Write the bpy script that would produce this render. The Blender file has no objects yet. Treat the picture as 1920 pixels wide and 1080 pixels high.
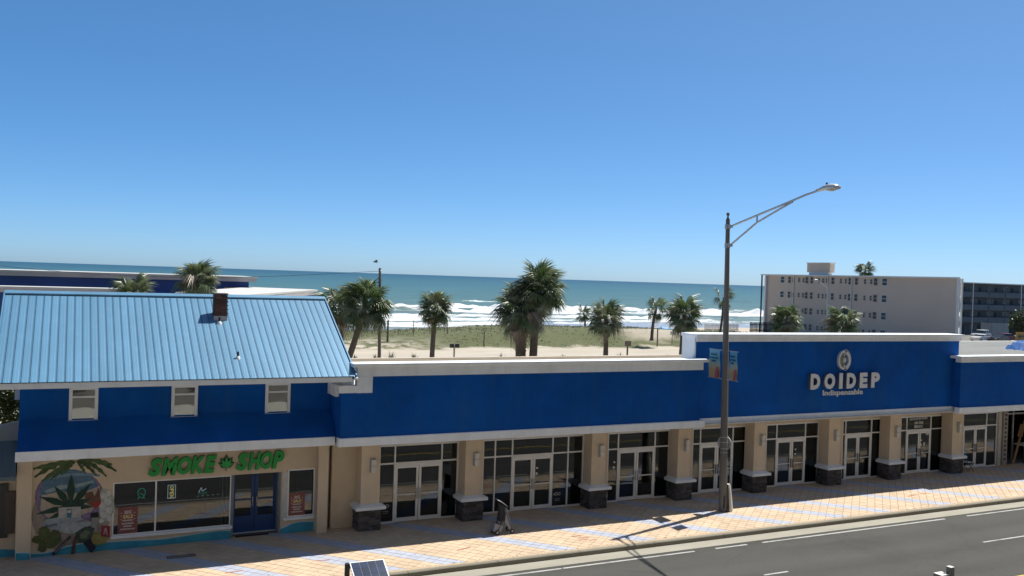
import bpy, bmesh, math, random
from math import radians as R, sin, cos, pi
from mathutils import Vector, Matrix, noise as mnoise
random.seed(7)
S = bpy.context.scene
C = S.collection

# ------------------------------------------------------------------ camera
cd = bpy.data.cameras.new('camera'); cam = bpy.data.objects.new('camera', cd); C.objects.link(cam)
cd.sensor_width = 36.0; cd.lens = 36.0*1690/1920; cd.clip_start = 0.1; cd.clip_end = 80000
rt = Vector((0.89725342, -0.44030724, 0.03264715)); up = Vector((-0.02423686, 0.02471223, 0.99940076)); fw = Vector((0.44085018, 0.89750701, -0.01150147))
M = Matrix((rt, up, -fw)).transposed().to_4x4(); M.translation = Vector((0, 0, 9.0))
cam.matrix_world = M
S.camera = cam
S.render.resolution_x = 1024; S.render.resolution_y = 576

# ------------------------------------------------------------------ sky, sun, exposure
SUN_TO = Vector((6.2, 1.91, 11.85)).normalized()
W = bpy.data.worlds.new('World'); S.world = W; W.use_nodes = True
wn = W.node_tree.nodes; wl = W.node_tree.links
sky = wn.new('ShaderNodeTexSky'); sky.sky_type = 'NISHITA'; sky.sun_disc = False
sky.sun_elevation = math.asin(SUN_TO.z); sky.sun_rotation = math.atan2(SUN_TO.x, SUN_TO.y)
sky.altitude = 0; sky.air_density = 0.42; sky.dust_density = 0.7; sky.ozone_density = 10.0
bg = wn['Background']; bg.inputs['Strength'].default_value = 0.15
gm = wn.new('ShaderNodeGamma'); gm.inputs[1].default_value = 0.75      # softer zenith-to-horizon contrast of the whole sky
hs = wn.new('ShaderNodeHueSaturation'); hs.inputs['Saturation'].default_value = 1.23; hs.inputs['Value'].default_value = 1.17
wl.new(sky.outputs[0], gm.inputs[0]); wl.new(gm.outputs[0], hs.inputs['Color'])
tn = wn.new('ShaderNodeMix'); tn.data_type = 'RGBA'; tn.blend_type = 'MULTIPLY'; tn.inputs[0].default_value = 1.0; tn.inputs[7].default_value = (0.95, 1.045, 0.985, 1)
wl.new(hs.outputs[0], tn.inputs[6]); wl.new(tn.outputs[2], bg.inputs[0])
sl = bpy.data.lights.new('sun', 'SUN'); sl.energy = 5.0; sl.angle = R(0.53); sl.color = (1.0, 0.955, 0.87)
so = bpy.data.objects.new('sun', sl); C.objects.link(so); so.rotation_euler = SUN_TO.to_track_quat('Z', 'Y').to_euler(); so.location = (60, 30, 90)
S.view_settings.view_transform = 'Standard'; S.view_settings.look = 'None'
S.view_settings.exposure = 0.5; S.view_settings.gamma = 1.0

# ------------------------------------------------------------------ materials
MATS = {}
def mat(name, col, rough=0.7, var=0.12, scale=3.0, bump=0.0, bscale=40.0, metal=0.0, spec=0.4, dirt=0.0, dirtcol=(0.1, 0.09, 0.08), stretch=(1, 1, 1), rnd=0.0, streak=0.0, streakcol=(0.5, 0.5, 0.5)):
    """procedural: base colour with two noises, optional stains, fine bump, per-piece variation"""
    if name in MATS: return MATS[name]
    m = bpy.data.materials.new(name); m.use_nodes = True; n = m.node_tree.nodes; l = m.node_tree.links
    b = n['Principled BSDF']; b.inputs['Roughness'].default_value = rough; b.inputs['Metallic'].default_value = metal
    b.inputs['Specular IOR Level'].default_value = spec
    tc = n.new('ShaderNodeTexCoord'); mp = n.new('ShaderNodeMapping'); mp.inputs['Scale'].default_value = stretch
    geo = n.new('ShaderNodeNewGeometry'); l.new(geo.outputs['Position'], mp.inputs[0])
    nz = n.new('ShaderNodeTexNoise'); nz.inputs['Scale'].default_value = scale; nz.inputs['Detail'].default_value = 6; nz.inputs['Roughness'].default_value = 0.62
    l.new(mp.outputs[0], nz.inputs['Vector'])
    mr = n.new('ShaderNodeMapRange'); mr.inputs[1].default_value = 0.3; mr.inputs[2].default_value = 0.7; mr.inputs[3].default_value = 1-var; mr.inputs[4].default_value = 1+var
    l.new(nz.outputs[0], mr.inputs[0])
    val = mr.outputs[0]
    if rnd:
        oi = n.new('ShaderNodeObjectInfo'); ad = n.new('ShaderNodeMath'); ad.operation = 'ADD'
        l.new(oi.outputs['Random'], ad.inputs[0]); l.new(geo.outputs['Random Per Island'], ad.inputs[1])
        fr = n.new('ShaderNodeMath'); fr.operation = 'FRACT'; l.new(ad.outputs[0], fr.inputs[0])
        m2 = n.new('ShaderNodeMapRange'); m2.inputs[3].default_value = 1-rnd; m2.inputs[4].default_value = 1+rnd; l.new(fr.outputs[0], m2.inputs[0])
        mu = n.new('ShaderNodeMath'); mu.operation = 'MULTIPLY'; l.new(val, mu.inputs[0]); l.new(m2.outputs[0], mu.inputs[1]); val = mu.outputs[0]
    vm = n.new('ShaderNodeVectorMath'); vm.operation = 'SCALE'; vm.inputs[0].default_value = col; l.new(val, vm.inputs['Scale'])
    out = vm.outputs[0]
    if dirt:
        n2 = n.new('ShaderNodeTexNoise'); n2.inputs['Scale'].default_value = scale*0.45; n2.inputs['Detail'].default_value = 8; n2.inputs['Roughness'].default_value = 0.7
        l.new(mp.outputs[0], n2.inputs['Vector'])
        r2 = n.new('ShaderNodeMapRange'); r2.inputs[1].default_value = 0.52; r2.inputs[2].default_value = 0.72; r2.inputs[3].default_value = 0; r2.inputs[4].default_value = dirt
        l.new(n2.outputs[0], r2.inputs[0])
        mx = n.new('ShaderNodeMix'); mx.data_type = 'RGBA'; l.new(r2.outputs[0], mx.inputs[0]); l.new(out, mx.inputs[6]); mx.inputs[7].default_value = (*dirtcol, 1); out = mx.outputs[2]
    if streak:
        ms = n.new('ShaderNodeMapping'); ms.inputs['Scale'].default_value = (2.2, 2.2, 0.16); l.new(geo.outputs['Position'], ms.inputs[0])
        ns_ = n.new('ShaderNodeTexNoise'); ns_.inputs['Scale'].default_value = 1.0; ns_.inputs['Detail'].default_value = 7; ns_.inputs['Roughness'].default_value = 0.7; l.new(ms.outputs[0], ns_.inputs['Vector'])
        rs_ = n.new('ShaderNodeMapRange'); rs_.inputs[1].default_value = 0.50; rs_.inputs[2].default_value = 0.78; rs_.inputs[3].default_value = 0; rs_.inputs[4].default_value = streak; l.new(ns_.outputs[0], rs_.inputs[0])
        mxs = n.new('ShaderNodeMix'); mxs.data_type = 'RGBA'; l.new(rs_.outputs[0], mxs.inputs[0]); l.new(out, mxs.inputs[6]); mxs.inputs[7].default_value = (*streakcol, 1); out = mxs.outputs[2]
    l.new(out, b.inputs['Base Color'])
    if bump:
        n3 = n.new('ShaderNodeTexNoise'); n3.inputs['Scale'].default_value = bscale; n3.inputs['Detail'].default_value = 4; l.new(mp.outputs[0], n3.inputs['Vector'])
        bp = n.new('ShaderNodeBump'); bp.inputs['Strength'].default_value = bump; bp.inputs['Distance'].default_value = 0.02; l.new(n3.outputs[0], bp.inputs['Height']); l.new(bp.outputs[0], b.inputs['Normal'])
    MATS[name] = m
    return m

def emit(name, col, strength):
    if name in MATS: return MATS[name]
    m = bpy.data.materials.new(name); m.use_nodes = True; b = m.node_tree.nodes['Principled BSDF']
    b.inputs['Base Color'].default_value = (*col, 1); b.inputs['Emission Color'].default_value = (*col, 1); b.inputs['Emission Strength'].default_value = strength
    MATS[name] = m; return m

def glass(name, tint=(0.4, 0.46, 0.48), refl=0.07):
    if name in MATS: return MATS[name]
    m = bpy.data.materials.new(name); m.use_nodes = True; n = m.node_tree.nodes; l = m.node_tree.links
    n.remove(n['Principled BSDF'])
    tr = n.new('ShaderNodeBsdfTransparent'); tr.inputs[0].default_value = (*tint, 1)
    gl = n.new('ShaderNodeBsdfGlossy'); gl.inputs['Roughness'].default_value = 0.02; gl.inputs[0].default_value = (0.95, 0.97, 1, 1)
    fr = n.new('ShaderNodeLayerWeight'); fr.inputs[0].default_value = 0.5
    pw = n.new('ShaderNodeMath'); pw.operation = 'POWER'; pw.inputs[1].default_value = 5.0; l.new(fr.outputs['Facing'], pw.inputs[0])
    ad = n.new('ShaderNodeMath'); ad.operation = 'MULTIPLY_ADD'; ad.use_clamp = True; ad.inputs[1].default_value = 0.9; ad.inputs[2].default_value = refl; l.new(pw.outputs[0], ad.inputs[0])
    nz = n.new('ShaderNodeTexNoise'); nz.inputs['Scale'].default_value = 0.9; nz.inputs['Detail'].default_value = 1
    bp = n.new('ShaderNodeBump'); bp.inputs['Strength'].default_value = 0.05; bp.inputs['Distance'].default_value = 0.03; l.new(nz.outputs[0], bp.inputs['Height']); l.new(bp.outputs[0], gl.inputs['Normal'])
    mx = n.new('ShaderNodeMixShader'); l.new(ad.outputs[0], mx.inputs[0]); l.new(tr.outputs[0], mx.inputs[1]); l.new(gl.outputs[0], mx.inputs[2])
    l.new(mx.outputs[0], n['Material Output'].inputs[0]); MATS[name] = m; return m

WHITE = mat('white_trim_paint', (0.76, 0.80, 0.84), 0.6, 0.05, 2.0, 0.05, 60, spec=0.25, dirt=0.30, dirtcol=(0.48, 0.49, 0.49), streak=0.35, streakcol=(0.42, 0.43, 0.42))
BLUE = mat('blue_stucco', (0.0018, 0.078, 0.345), 0.75, 0.20, 0.7, 0.25, 90, spec=0.12, dirt=0.45, dirtcol=(0.016, 0.105, 0.32), streak=0.4, streakcol=(0.022, 0.105, 0.27))
BEIGE = mat('beige_stucco', (0.61, 0.51, 0.39), 0.85, 0.07, 1.2, 0.2, 110, dirt=0.22, dirtcol=(0.46, 0.37, 0.26), streak=0.25, streakcol=(0.40, 0.32, 0.24))
ALU = mat('aluminium_frame', (0.72, 0.74, 0.76), 0.42, 0.05, 2.0, metal=0.1)
GLASS = glass('storefront_glass')
GLASS2 = glass('tinted_teal_glass', (0.3, 0.45, 0.5), 0.06)
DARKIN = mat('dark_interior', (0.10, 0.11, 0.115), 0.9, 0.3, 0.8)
DARK = mat('dark_metal', (0.025, 0.026, 0.028), 0.5, 0.15, 6)
STEEL = mat('galvanised_steel', (0.36, 0.38, 0.40), 0.45, 0.12, 8, metal=0.5)

# ------------------------------------------------------------------ mesh helpers
WL = {None: Vector((0, 0, 0))}
class MB:
    def __init__(s): s.v = []; s.f = []
    def add(s, vs, fs):
        o = len(s.v); s.v += [tuple(v) for v in vs]; s.f += [tuple(o+i for i in f) for f in fs]; return s
    def box(s, x0, x1, y0, y1, z0, z1):
        return s.add([(x0,y0,z0),(x1,y0,z0),(x1,y1,z0),(x0,y1,z0),(x0,y0,z1),(x1,y0,z1),(x1,y1,z1),(x0,y1,z1)],
                     [(0,3,2,1),(4,5,6,7),(0,1,5,4),(1,2,6,5),(2,3,7,6),(3,0,4,7)])
    def obox(s, c, ux, uy, uz, hx, hy, hz):
        c = Vector(c); ux, uy, uz = Vector(ux)*hx, Vector(uy)*hy, Vector(uz)*hz
        return s.add([c-ux-uy-uz, c+ux-uy-uz, c+ux+uy-uz, c-ux+uy-uz, c-ux-uy+uz, c+ux-uy+uz, c+ux+uy+uz, c-ux+uy+uz],
                     [(0,3,2,1),(4,5,6,7),(0,1,5,4),(1,2,6,5),(2,3,7,6),(3,0,4,7)])
    def bar(s, p0, p1, w, h=None, upv=(0, 0, 1)):
        h = h or w; p0, p1 = Vector(p0), Vector(p1); d = (p1-p0); L = d.length; d.normalize()
        u = Vector(upv)
        if abs(d.dot(u)) > 0.98: u = Vector((0, 1, 0))
        a = d.cross(u).normalized(); b = a.cross(d)
        return s.obox((p0+p1)/2, d, a, b, L/2, w/2, h/2)
    def tube(s, p0, p1, r0, r1=None, n=10, cap=True):
        r1 = r0 if r1 is None else r1; p0, p1 = Vector(p0), Vector(p1); d = (p1-p0).normalized()
        u = Vector((0, 0, 1)) if abs(d.z) < 0.95 else Vector((1, 0, 0)); a = d.cross(u).normalized(); b = d.cross(a)
        vs = [p0+(a*cos(2*pi*i/n)+b*sin(2*pi*i/n))*r0 for i in range(n)]+[p1+(a*cos(2*pi*i/n)+b*sin(2*pi*i/n))*r1 for i in range(n)]
        fs = [(i, (i+1) % n, n+(i+1) % n, n+i) for i in range(n)]
        if cap: fs += [tuple(range(n-1, -1, -1)), tuple(range(n, 2*n))]
        return s.add(vs, fs)
    def path(s, pts, rs, n=8):
        for i in range(len(pts)-1): s.tube(pts[i], pts[i+1], rs[i], rs[i+1], n, cap=(i in (0, len(pts)-2)))
        return s
    def ring(s, pts, rs, n=12, cap=True):
        """one skinned tube through pts (vertical-ish)"""
        vs = []; k = len(pts)
        for p, r in zip(pts, rs):
            vs += [(p[0]+r*cos(2*pi*i/n), p[1]+r*sin(2*pi*i/n), p[2]) for i in range(n)]
        fs = [(j*n+i, j*n+(i+1) % n, (j+1)*n+(i+1) % n, (j+1)*n+i) for j in range(k-1) for i in range(n)]
        if cap: fs += [tuple(range(n-1, -1, -1)), tuple(range((k-1)*n, k*n))]
        return s.add(vs, fs)
    def sphere(s, c, rx, ry, rz, nu=10, nv=7):
        vs = []; 
        for j in range(nv+1):
            t = pi*j/nv
            for i in range(nu):
                a = 2*pi*i/nu; vs.append((c[0]+rx*sin(t)*cos(a), c[1]+ry*sin(t)*sin(a), c[2]+rz*cos(t)))
        return s.add(vs, [(j*nu+i, (j+1)*nu+i, (j+1)*nu+(i+1) % nu, j*nu+(i+1) % nu) for j in range(nv) for i in range(nu)])
    def prism_xz(s, pts, y0, y1):
        n = len(pts); vs = [(p[0], y0, p[1]) for p in pts]+[(p[0], y1, p[1]) for p in pts]
        return s.add(vs, [tuple(range(n)), tuple(range(2*n-1, n-1, -1))]+[((i+1) % n, i, n+i, n+(i+1) % n) for i in range(n)])
    def prism_yz(s, pts, x0, x1):
        n = len(pts); vs = [(x0, p[0], p[1]) for p in pts]+[(x1, p[0], p[1]) for p in pts]
        return s.add(vs, [tuple(range(n-1, -1, -1)), tuple(range(n, 2*n))]+[(i, (i+1) % n, n+(i+1) % n, n+i) for i in range(n)])
    def prism_xy(s, pts, z0, z1):
        n = len(pts); vs = [(p[0], p[1], z0) for p in pts]+[(p[0], p[1], z1) for p in pts]
        return s.add(vs, [tuple(range(n-1, -1, -1)), tuple(range(n, 2*n))]+[(i, (i+1) % n, n+(i+1) % n, n+i) for i in range(n)])
    def mesh(s, name, shift=(0, 0, 0), fix=True, smooth=False):
        me = bpy.data.meshes.new(name); sh = Vector(shift)
        me.from_pydata([Vector(v)-sh for v in s.v], [], s.f); me.update()
        if fix:
            b = bmesh.new(); b.from_mesh(me); bmesh.ops.recalc_face_normals(b, faces=b.faces); b.to_mesh(me); b.free()
        if smooth:
            for p in me.polygons: p.use_smooth = True
        return me

def link(name, me, m, parent=None, loc=(0, 0, 0)):
    o = bpy.data.objects.new(name, me); C.objects.link(o); o.location = loc
    if m is not None and len(me.materials) == 0: me.materials.append(m)
    if parent: o.parent = parent
    WL[o] = WL[parent]+Vector(loc)
    return o
def obj(name, mb, m, parent=None, smooth=False, fix=True):
    """mesh part given in world coordinates"""
    return link(name, mb.mesh(name, WL[parent], fix, smooth), m, parent)
def tag(o, label, cat, group=None):
    o['label'] = label; o['category'] = cat
    if group: o['group'] = group
    return o
def thing(name, label, cat, loc=(0, 0, 0), group=None):
    o = bpy.data.objects.new(name, None); C.objects.link(o); o.location = loc; o.empty_display_size = 0.2
    WL[o] = Vector(loc); return tag(o, label, cat, group)
def structure(o): o['kind'] = 'structure'; return o
def stuff(o): o['kind'] = 'stuff'; return o

def text_mesh(name, body, size=1.0, bold=0.0, depth=0.02, shear=0.0, align='CENTER'):
    """built-in font -> mesh, upright in the XZ plane, facing -Y, origin at the baseline"""
    cu = bpy.data.curves.new('t', 'FONT'); cu.body = body; cu.size = size; cu.offset = bold; cu.extrude = depth/2; cu.shear = shear; cu.align_x = align; cu.resolution_u = 3
    o = bpy.data.objects.new('t', cu); C.objects.link(o)
    bpy.context.view_layer.update()
    me = bpy.data.meshes.new_from_object(o.evaluated_get(bpy.context.evaluated_depsgraph_get())); me.name = name
    bpy.data.objects.remove(o); bpy.data.curves.remove(cu)
    me.transform(Matrix.Rotation(pi/2, 4, 'X')); me.materials.clear(); return me
def fit_mesh(me, x0, x1, z0, z1, y):
    xs = [v.co.x for v in me.vertices]; zs = [v.co.z for v in me.vertices]; ys = [v.co.y for v in me.vertices]
    ax, bx, az, bz, ay = min(xs), max(xs), min(zs), max(zs), max(ys)
    for v in me.vertices:
        v.co.x = x0+(v.co.x-ax)/(bx-ax)*(x1-x0); v.co.z = z0+(v.co.z-az)/(bz-az)*(z1-z0); v.co.y = y+(v.co.y-ay)
    return me
def world_mesh_part(name, me, m, parent):
    sh = WL[parent]
    for v in me.vertices: v.co -= sh
    return link(name, me, m, parent)
# ------------------------------------------------------------------ ground, road, pavement
def ramp(n, fac_out, l, stops):
    r = n.new('ShaderNodeValToRGB'); e = r.color_ramp.elements
    e[0].position, e[0].color = stops[0][0], (*stops[0][1], 1); e[1].position, e[1].color = stops[-1][0], (*stops[-1][1], 1)
    for p, c in stops[1:-1]: x = e.new(p); x.color = (*c, 1)
    l.new(fac_out, r.inputs[0]); return r.outputs[0]

m = bpy.data.materials.new('worn_asphalt'); m.use_nodes = True; n = m.node_tree.nodes; l = m.node_tree.links; b = n['Principled BSDF']; b.inputs['Roughness'].default_value = 0.9; b.inputs['Specular IOR Level'].default_value = 0.25
geo = n.new('ShaderNodeNewGeometry'); sep = n.new('ShaderNodeSeparateXYZ'); l.new(geo.outputs['Position'], sep.inputs[0])
def anz(scale, st, det=6, ro=.65):
    mp = n.new('ShaderNodeMapping'); mp.inputs['Scale'].default_value = st; l.new(geo.outputs['Position'], mp.inputs[0]); q = n.new('ShaderNodeTexNoise'); q.inputs['Scale'].default_value = scale; q.inputs['Detail'].default_value = det; q.inputs['Roughness'].default_value = ro; l.new(mp.outputs[0], q.inputs[0]); return q.outputs[0]
def amr(a, f0, f1, t0, t1):
    q = n.new('ShaderNodeMapRange'); q.inputs[1].default_value = f0; q.inputs[2].default_value = f1; q.inputs[3].default_value = t0; q.inputs[4].default_value = t1; l.new(a, q.inputs[0]); return q.outputs[0]
def amul(a, b_):
    q = n.new('ShaderNodeMath'); q.operation = 'MULTIPLY'; l.new(a, q.inputs[0]); l.new(b_, q.inputs[1]); return q.outputs[0]
v1 = amr(anz(0.5, (0.12, 1, 1)), 0.3, 0.7, 0.86, 1.14); v2 = amr(anz(14.0, (1, 1, 1), 4), 0.3, 0.7, 0.90, 1.10); v3 = amr(anz(0.22, (1, 1, 1), 8, .75), 0.50, 0.66, 1.0, 0.84)
# tyre tracks: darker bands along X, wandering a little
wv = n.new('ShaderNodeMath'); wv.operation = 'MULTIPLY_ADD'; wv.inputs[1].default_value = 0.5; l.new(anz(0.05, (1, 0.2, 1), 3), wv.inputs[0]); l.new(sep.outputs[1], wv.inputs[2])
sn = n.new('ShaderNodeMath'); sn.operation = 'SINE'; fq = n.new('ShaderNodeMath'); fq.operation = 'MULTIPLY'; fq.inputs[1].default_value = 2*pi/1.72; l.new(wv.outputs[0], fq.inputs[0]); l.new(fq.outputs[0], sn.inputs[0])
v4 = amr(sn.outputs[0], -1, 1, 0.93, 1.05)
# hairline cracks
vo = n.new('ShaderNodeTexVoronoi'); vo.feature = 'DISTANCE_TO_EDGE'; vo.inputs['Scale'].default_value = 0.28; mpv = n.new('ShaderNodeMapping'); mpv.inputs['Scale'].default_value = (0.5, 1.2, 1)
ds = n.new('ShaderNodeVectorMath'); ds.operation = 'ADD'; nv = n.new('ShaderNodeTexNoise'); nv.inputs['Scale'].default_value = 0.9; nv.inputs['Detail'].default_value = 6; l.new(geo.outputs['Position'], nv.inputs[0]); l.new(geo.outputs['Position'], ds.inputs[0]); l.new(nv.outputs['Color'], ds.inputs[1]); l.new(ds.outputs[0], mpv.inputs[0]); l.new(mpv.outputs[0], vo.inputs['Vector'])
v5 = amr(vo.outputs['Distance'], 0.0, 0.008, 0.86, 1.0)
vv = amul(amul(amul(v1, v2), amul(v3, v4)), v5); sc_ = n.new('ShaderNodeVectorMath'); sc_.operation = 'SCALE'; sc_.inputs[0].default_value = (0.064, 0.0635, 0.058); l.new(vv, sc_.inputs['Scale']); l.new(sc_.outputs[0], b.inputs['Base Color'])
bp = n.new('ShaderNodeBump'); bp.inputs['Strength'].default_value = 0.35; bp.inputs['Distance'].default_value = 0.02; l.new(anz(60, (1, 1, 1), 3), bp.inputs['Height']); l.new(bp.outputs[0], b.inputs['Normal'])
ASPHALT = m
CONCRETE = mat('kerb_concrete', (0.29, 0.272, 0.225), 0.9, 0.10, 1.5, 0.15, 80, dirt=0.35, dirtcol=(0.26, 0.24, 0.19), stretch=(0.4, 1, 1))
KERBC = mat('kerb_dirty_concrete', (0.20, 0.182, 0.142), 0.9, 0.14, 1.3, 0.15, 80, dirt=0.4, dirtcol=(0.15, 0.135, 0.105), stretch=(0.4, 1, 1))
PAINT = mat('white_road_paint', (0.36, 0.355, 0.335), 0.8, 0.15, 3, dirt=0.85, dirtcol=(0.12, 0.12, 0.11))
YELLOW = mat('yellow_road_paint', (0.55, 0.40, 0.06), 0.8, 0.1, 3, dirt=0.4, dirtcol=(0.2, 0.17, 0.08))
JOINT = mat('paver_joint_mortar', (0.25, 0.20, 0.145), 0.95, 0.15, 3)
PAV = mat('cream_paver', (0.50, 0.385, 0.272), 0.85, 0.08, 0.9, 0.1, 60, rnd=0.075, dirt=0.30, dirtcol=(0.38, 0.265, 0.17))
PAVB = mat('pale_blue_paver', (0.36, 0.385, 0.455), 0.85, 0.06, 1.2, 0.1, 60, rnd=0.06, dirt=0.2, dirtcol=(0.29, 0.29, 0.32))
SANDM = mat('sand', (0.36, 0.325, 0.27), 0.95, 0.09, 0.25, 0.2, 6, dirt=0.15, dirtcol=(0.40, 0.33, 0.24))

structure(obj('ground', MB().box(-160, 420, -60, 102, -0.6, -0.32), SANDM))
structure(obj('road', MB().box(-120, 300, 12.6, 24.95, -0.5, -0.15), ASPHALT))
g = obj('gutter', MB().box(-120, 300, 24.95, 25.58, -0.5, -0.146), CONCRETE); structure(g)
structure(obj('near_pavement', MB().box(-120, 300, -20, 12.6, -0.5, -0.005), mat('near_pavement_concrete', (0.30, 0.29, 0.25), 0.9, 0.1, 1)))
k = bpy.data.objects.new('kerb', None); C.objects.link(k); structure(k); WL[k] = Vector((0, 0, 0))
km = MB().prism_yz([(25.58, -0.4), (25.58, -0.02), (25.60, 0.004), (25.63, 0.012), (25.745, 0.012), (25.745, -0.4)], 0.006, 2.994).mesh('kerb_segment')
for i in range(-4, 32): link('kerb_segment', km, KERBC, k, (i*3.0+0.4, 0, 0))
# markings
rm = structure(obj('edge_line', MB().box(-60, 14.2, 24.64, 24.74, -0.15, -0.1455).box(14.25, 19.4, 24.64, 24.74, -0.15, -0.1455).box(20.3, 21.7, 24.64, 24.74, -0.15, -0.1455).box(22.4, 31.9, 24.64, 24.74, -0.15, -0.1455).box(33.2, 140, 24.64, 24.74, -0.15, -0.1455), PAINT))
for x, L in ((30.35, 3.05), (19.95, 1.0), (10.0, 3.05), (40.5, 3.05), (50.7, 3.05)):
    structure(obj('lane_dash', MB().box(x, x+L, 21.82, 21.91, -0.15, -0.1455), PAINT))
structure(obj('centre_line', MB().box(-60, 140, 18.72, 18.82, -0.15, -0.1455), YELLOW))

# paved sidewalk: diagonal square pavers, those largest in view as separate pieces
swk = structure(obj('sidewalk', MB().box(-120, 300, 25.745, 33.0, -0.5, -0.012), JOINT))
T = 0.30; e1 = Vector((cos(R(-48)), sin(R(-48)))); e2 = Vector((-e1.y, e1.x))
def paver_mesh(nm):
    h = T/2-0.0035; z = 0.0; c_ = 0.006
    m = MB(); b = [(-h, -h), (h, -h), (h, h), (-h, h)]
    vs = []
    for (u, w) in b: q = e1*u+e2*w; vs.append((q.x, q.y, -0.02))
    for (u, w) in b: q = e1*(u*(1-c_/h))+e2*(w*(1-c_/h)); vs.append((q.x, q.y, z))
    m.add(vs, [(4, 5, 6, 7), (0, 1, 5, 4), (1, 2, 6, 5), (2, 3, 7, 6), (3, 0, 4, 7)])
    return m
pm_a = paver_mesh('p').mesh('paver', fix=False); pm_b = paver_mesh('p').mesh('paver', fix=False)
pm_a.materials.append(PAV); pm_b.materials.append(PAVB)
bandx = [-7.6, -4.4, -1.2, 1.9, 4.2, 7.0, 9.1, 13.1, 16.4, 19.4, 22.6, 25.75, 28.1, 31.6, 35.0, 38.3, 41.5, 44.8, 48.0, 51.3, 54.5, 57.8]
tdir = (e2.x, e2.y)
def is_band(x, y):
    # row coordinate measured across the blue rows (rows run along e1)
    xr = x-(y-28.2)*e1.x/e1.y
    for b in bandx:
        if abs(xr-b) < 0.40: return True
    return False
def to_px(p):
    d = Vector(p)-Vector((0, 0, 9)); z = d.dot(fw); return (960+1690*d.dot(rt)/z, 540-1690*d.dot(up)/z, z)
cells = []
for i in range(-260, 260):
    for j in range(-120, 260):
        q = e1*(i*T)+e2*(j*T); x, y = q.x+20, q.y+27
        if not (25.78 < y < 31.9 and -9 < x < 62): continue
        cells.append((x, y))
vis = []
for (x, y) in cells:
    u, v, z = to_px((x, y, 0))
    ok = -10 < u < 1930 and v < 1085 and y < 30.2 and z > 0
    vis.append(((0 if ok and y < 28.6 else (1 if ok else 2)), z, x, y))
vis.sort()
rest_a, rest_b = MB(), MB()
pa, pb = paver_mesh('p'), paver_mesh('p')
for n_, (cl, z, x, y) in enumerate(vis):
    b = is_band(x, y); dz = random.uniform(-0.002, 0.002)
    if n_ < 300:
        o = link('paver', pm_b if b else pm_a, None, swk, (x, y, dz)); o.rotation_euler = (random.uniform(-.004, .004), random.uniform(-.004, .004), random.uniform(-.01, .01))
    else:
        mb = rest_b if b else rest_a; src = pb if b else pa
        tx, ty = random.uniform(-.006, .006), random.uniform(-.006, .006)
        mb.add([(vx+x, vy+y, vz+dz+vx*tx+vy*ty) for vx, vy, vz in src.v], src.f)
stuff(obj('paver_field', rest_a, PAV, swk, fix=False)); stuff(obj('blue_paver_field', rest_b, PAVB, swk, fix=False))
structure(obj('pavement_edge_course', MB().box(-120, 300, 25.748, 25.90, -0.02, 0.008), mat('edge_course', (0.40, 0.31, 0.21), 0.9, 0.12, 5)))

# ------------------------------------------------------------------ terrain behind the shops: sand lot, dune, beach
def sm(a, b, x): t = min(1, max(0, (x-a)/(b-a))); return t*t*(3-2*t)
def hz(x, y):
    n = mnoise.noise(Vector((x*0.06, y*0.09, 0.3)))
    n2 = mnoise.noise(Vector((x*0.35, y*0.5, 4.3)))
    top = 1.05+0.75*sm(38, 62, x)-0.9*sm(78, 92, x)*(1-sm(100, 112, x))*0.6
    y = y-28*sm(101, 112, x)
    d = sm(101.5, 113, y+n*2.5)*(top+0.35*n)*(1-sm(100, 110, x))
    bch = -2.35*sm(119, 152, y+n*3)-0.9*sm(150, 215, y)
    base = d*(1-sm(121, 146, y))+bch
    return base+0.035*n2*(0.4+sm(101, 106, y))
X0, X1, Y0, Y1, dx, dy = -70, 330, 60, 240, 1.25, 0.8
nx, ny = int((X1-X0)/dx)+1, int((Y1-Y0)/dy)+1
t_v = [(X0+i*dx, Y0+j*dy, hz(X0+i*dx, Y0+j*dy) if Y0+j*dy > 98 else (0.03*mnoise.noise(Vector(((X0+i*dx)*.4, (Y0+j*dy)*.6, 9))))) for j in range(ny) for i in range(nx)]
t_f = [(j*nx+i, j*nx+i+1, (j+1)*nx+i+1, (j+1)*nx+i) for j in range(ny-1) for i in range(nx-1)]
tm = MB(); tm.v = t_v; tm.f = t_f
m = bpy.data.materials.new('dune_and_beach'); m.use_nodes = True; n = m.node_tree.nodes; l = m.node_tree.links; b = n['Principled BSDF']; b.inputs['Roughness'].default_value = 0.95
geo = n.new('ShaderNodeNewGeometry'); sep = n.new('ShaderNodeSeparateXYZ'); l.new(geo.outputs['Position'], sep.inputs[0])
def nz_(scale, detail=6, st=(1, 1, 1), ro=0.6):
    mp = n.new('ShaderNodeMapping'); mp.inputs['Scale'].default_value = st; l.new(geo.outputs['Position'], mp.inputs[0])
    q = n.new('ShaderNodeTexNoise'); q.inputs['Scale'].default_value = scale; q.inputs['Detail'].default_value = detail; q.inputs['Roughness'].default_value = ro; l.new(mp.outputs[0], q.inputs[0]); return q.outputs[0]
def mth(op, a, b_=None, clamp=False):
    q = n.new('ShaderNodeMath'); q.operation = op; q.use_clamp = clamp
    for i, s in enumerate((a, b_)):
        if s is None: continue
        if isinstance(s, (int, float)): q.inputs[i].default_value = s
        else: l.new(s, q.inputs[i])
    return q.outputs[0]
def mrange(a, f0, f1, t0=0, t1=1):
    q = n.new('ShaderNodeMapRange'); q.inputs[1].default_value = f0; q.inputs[2].default_value = f1; q.inputs[3].default_value = t0; q.inputs[4].default_value = t1; l.new(a, q.inputs[0]); return q.outputs[0]
def mixc(f, a, b_):
    q = n.new('ShaderNodeMix'); q.data_type = 'RGBA'; l.new(f, q.inputs[0])
    for i, s in ((6, a), (7, b_)):
        if isinstance(s, tuple): q.inputs[i].default_value = (*s, 1)
        else: l.new(s, q.inputs[i])
    return q.outputs[2]
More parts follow.
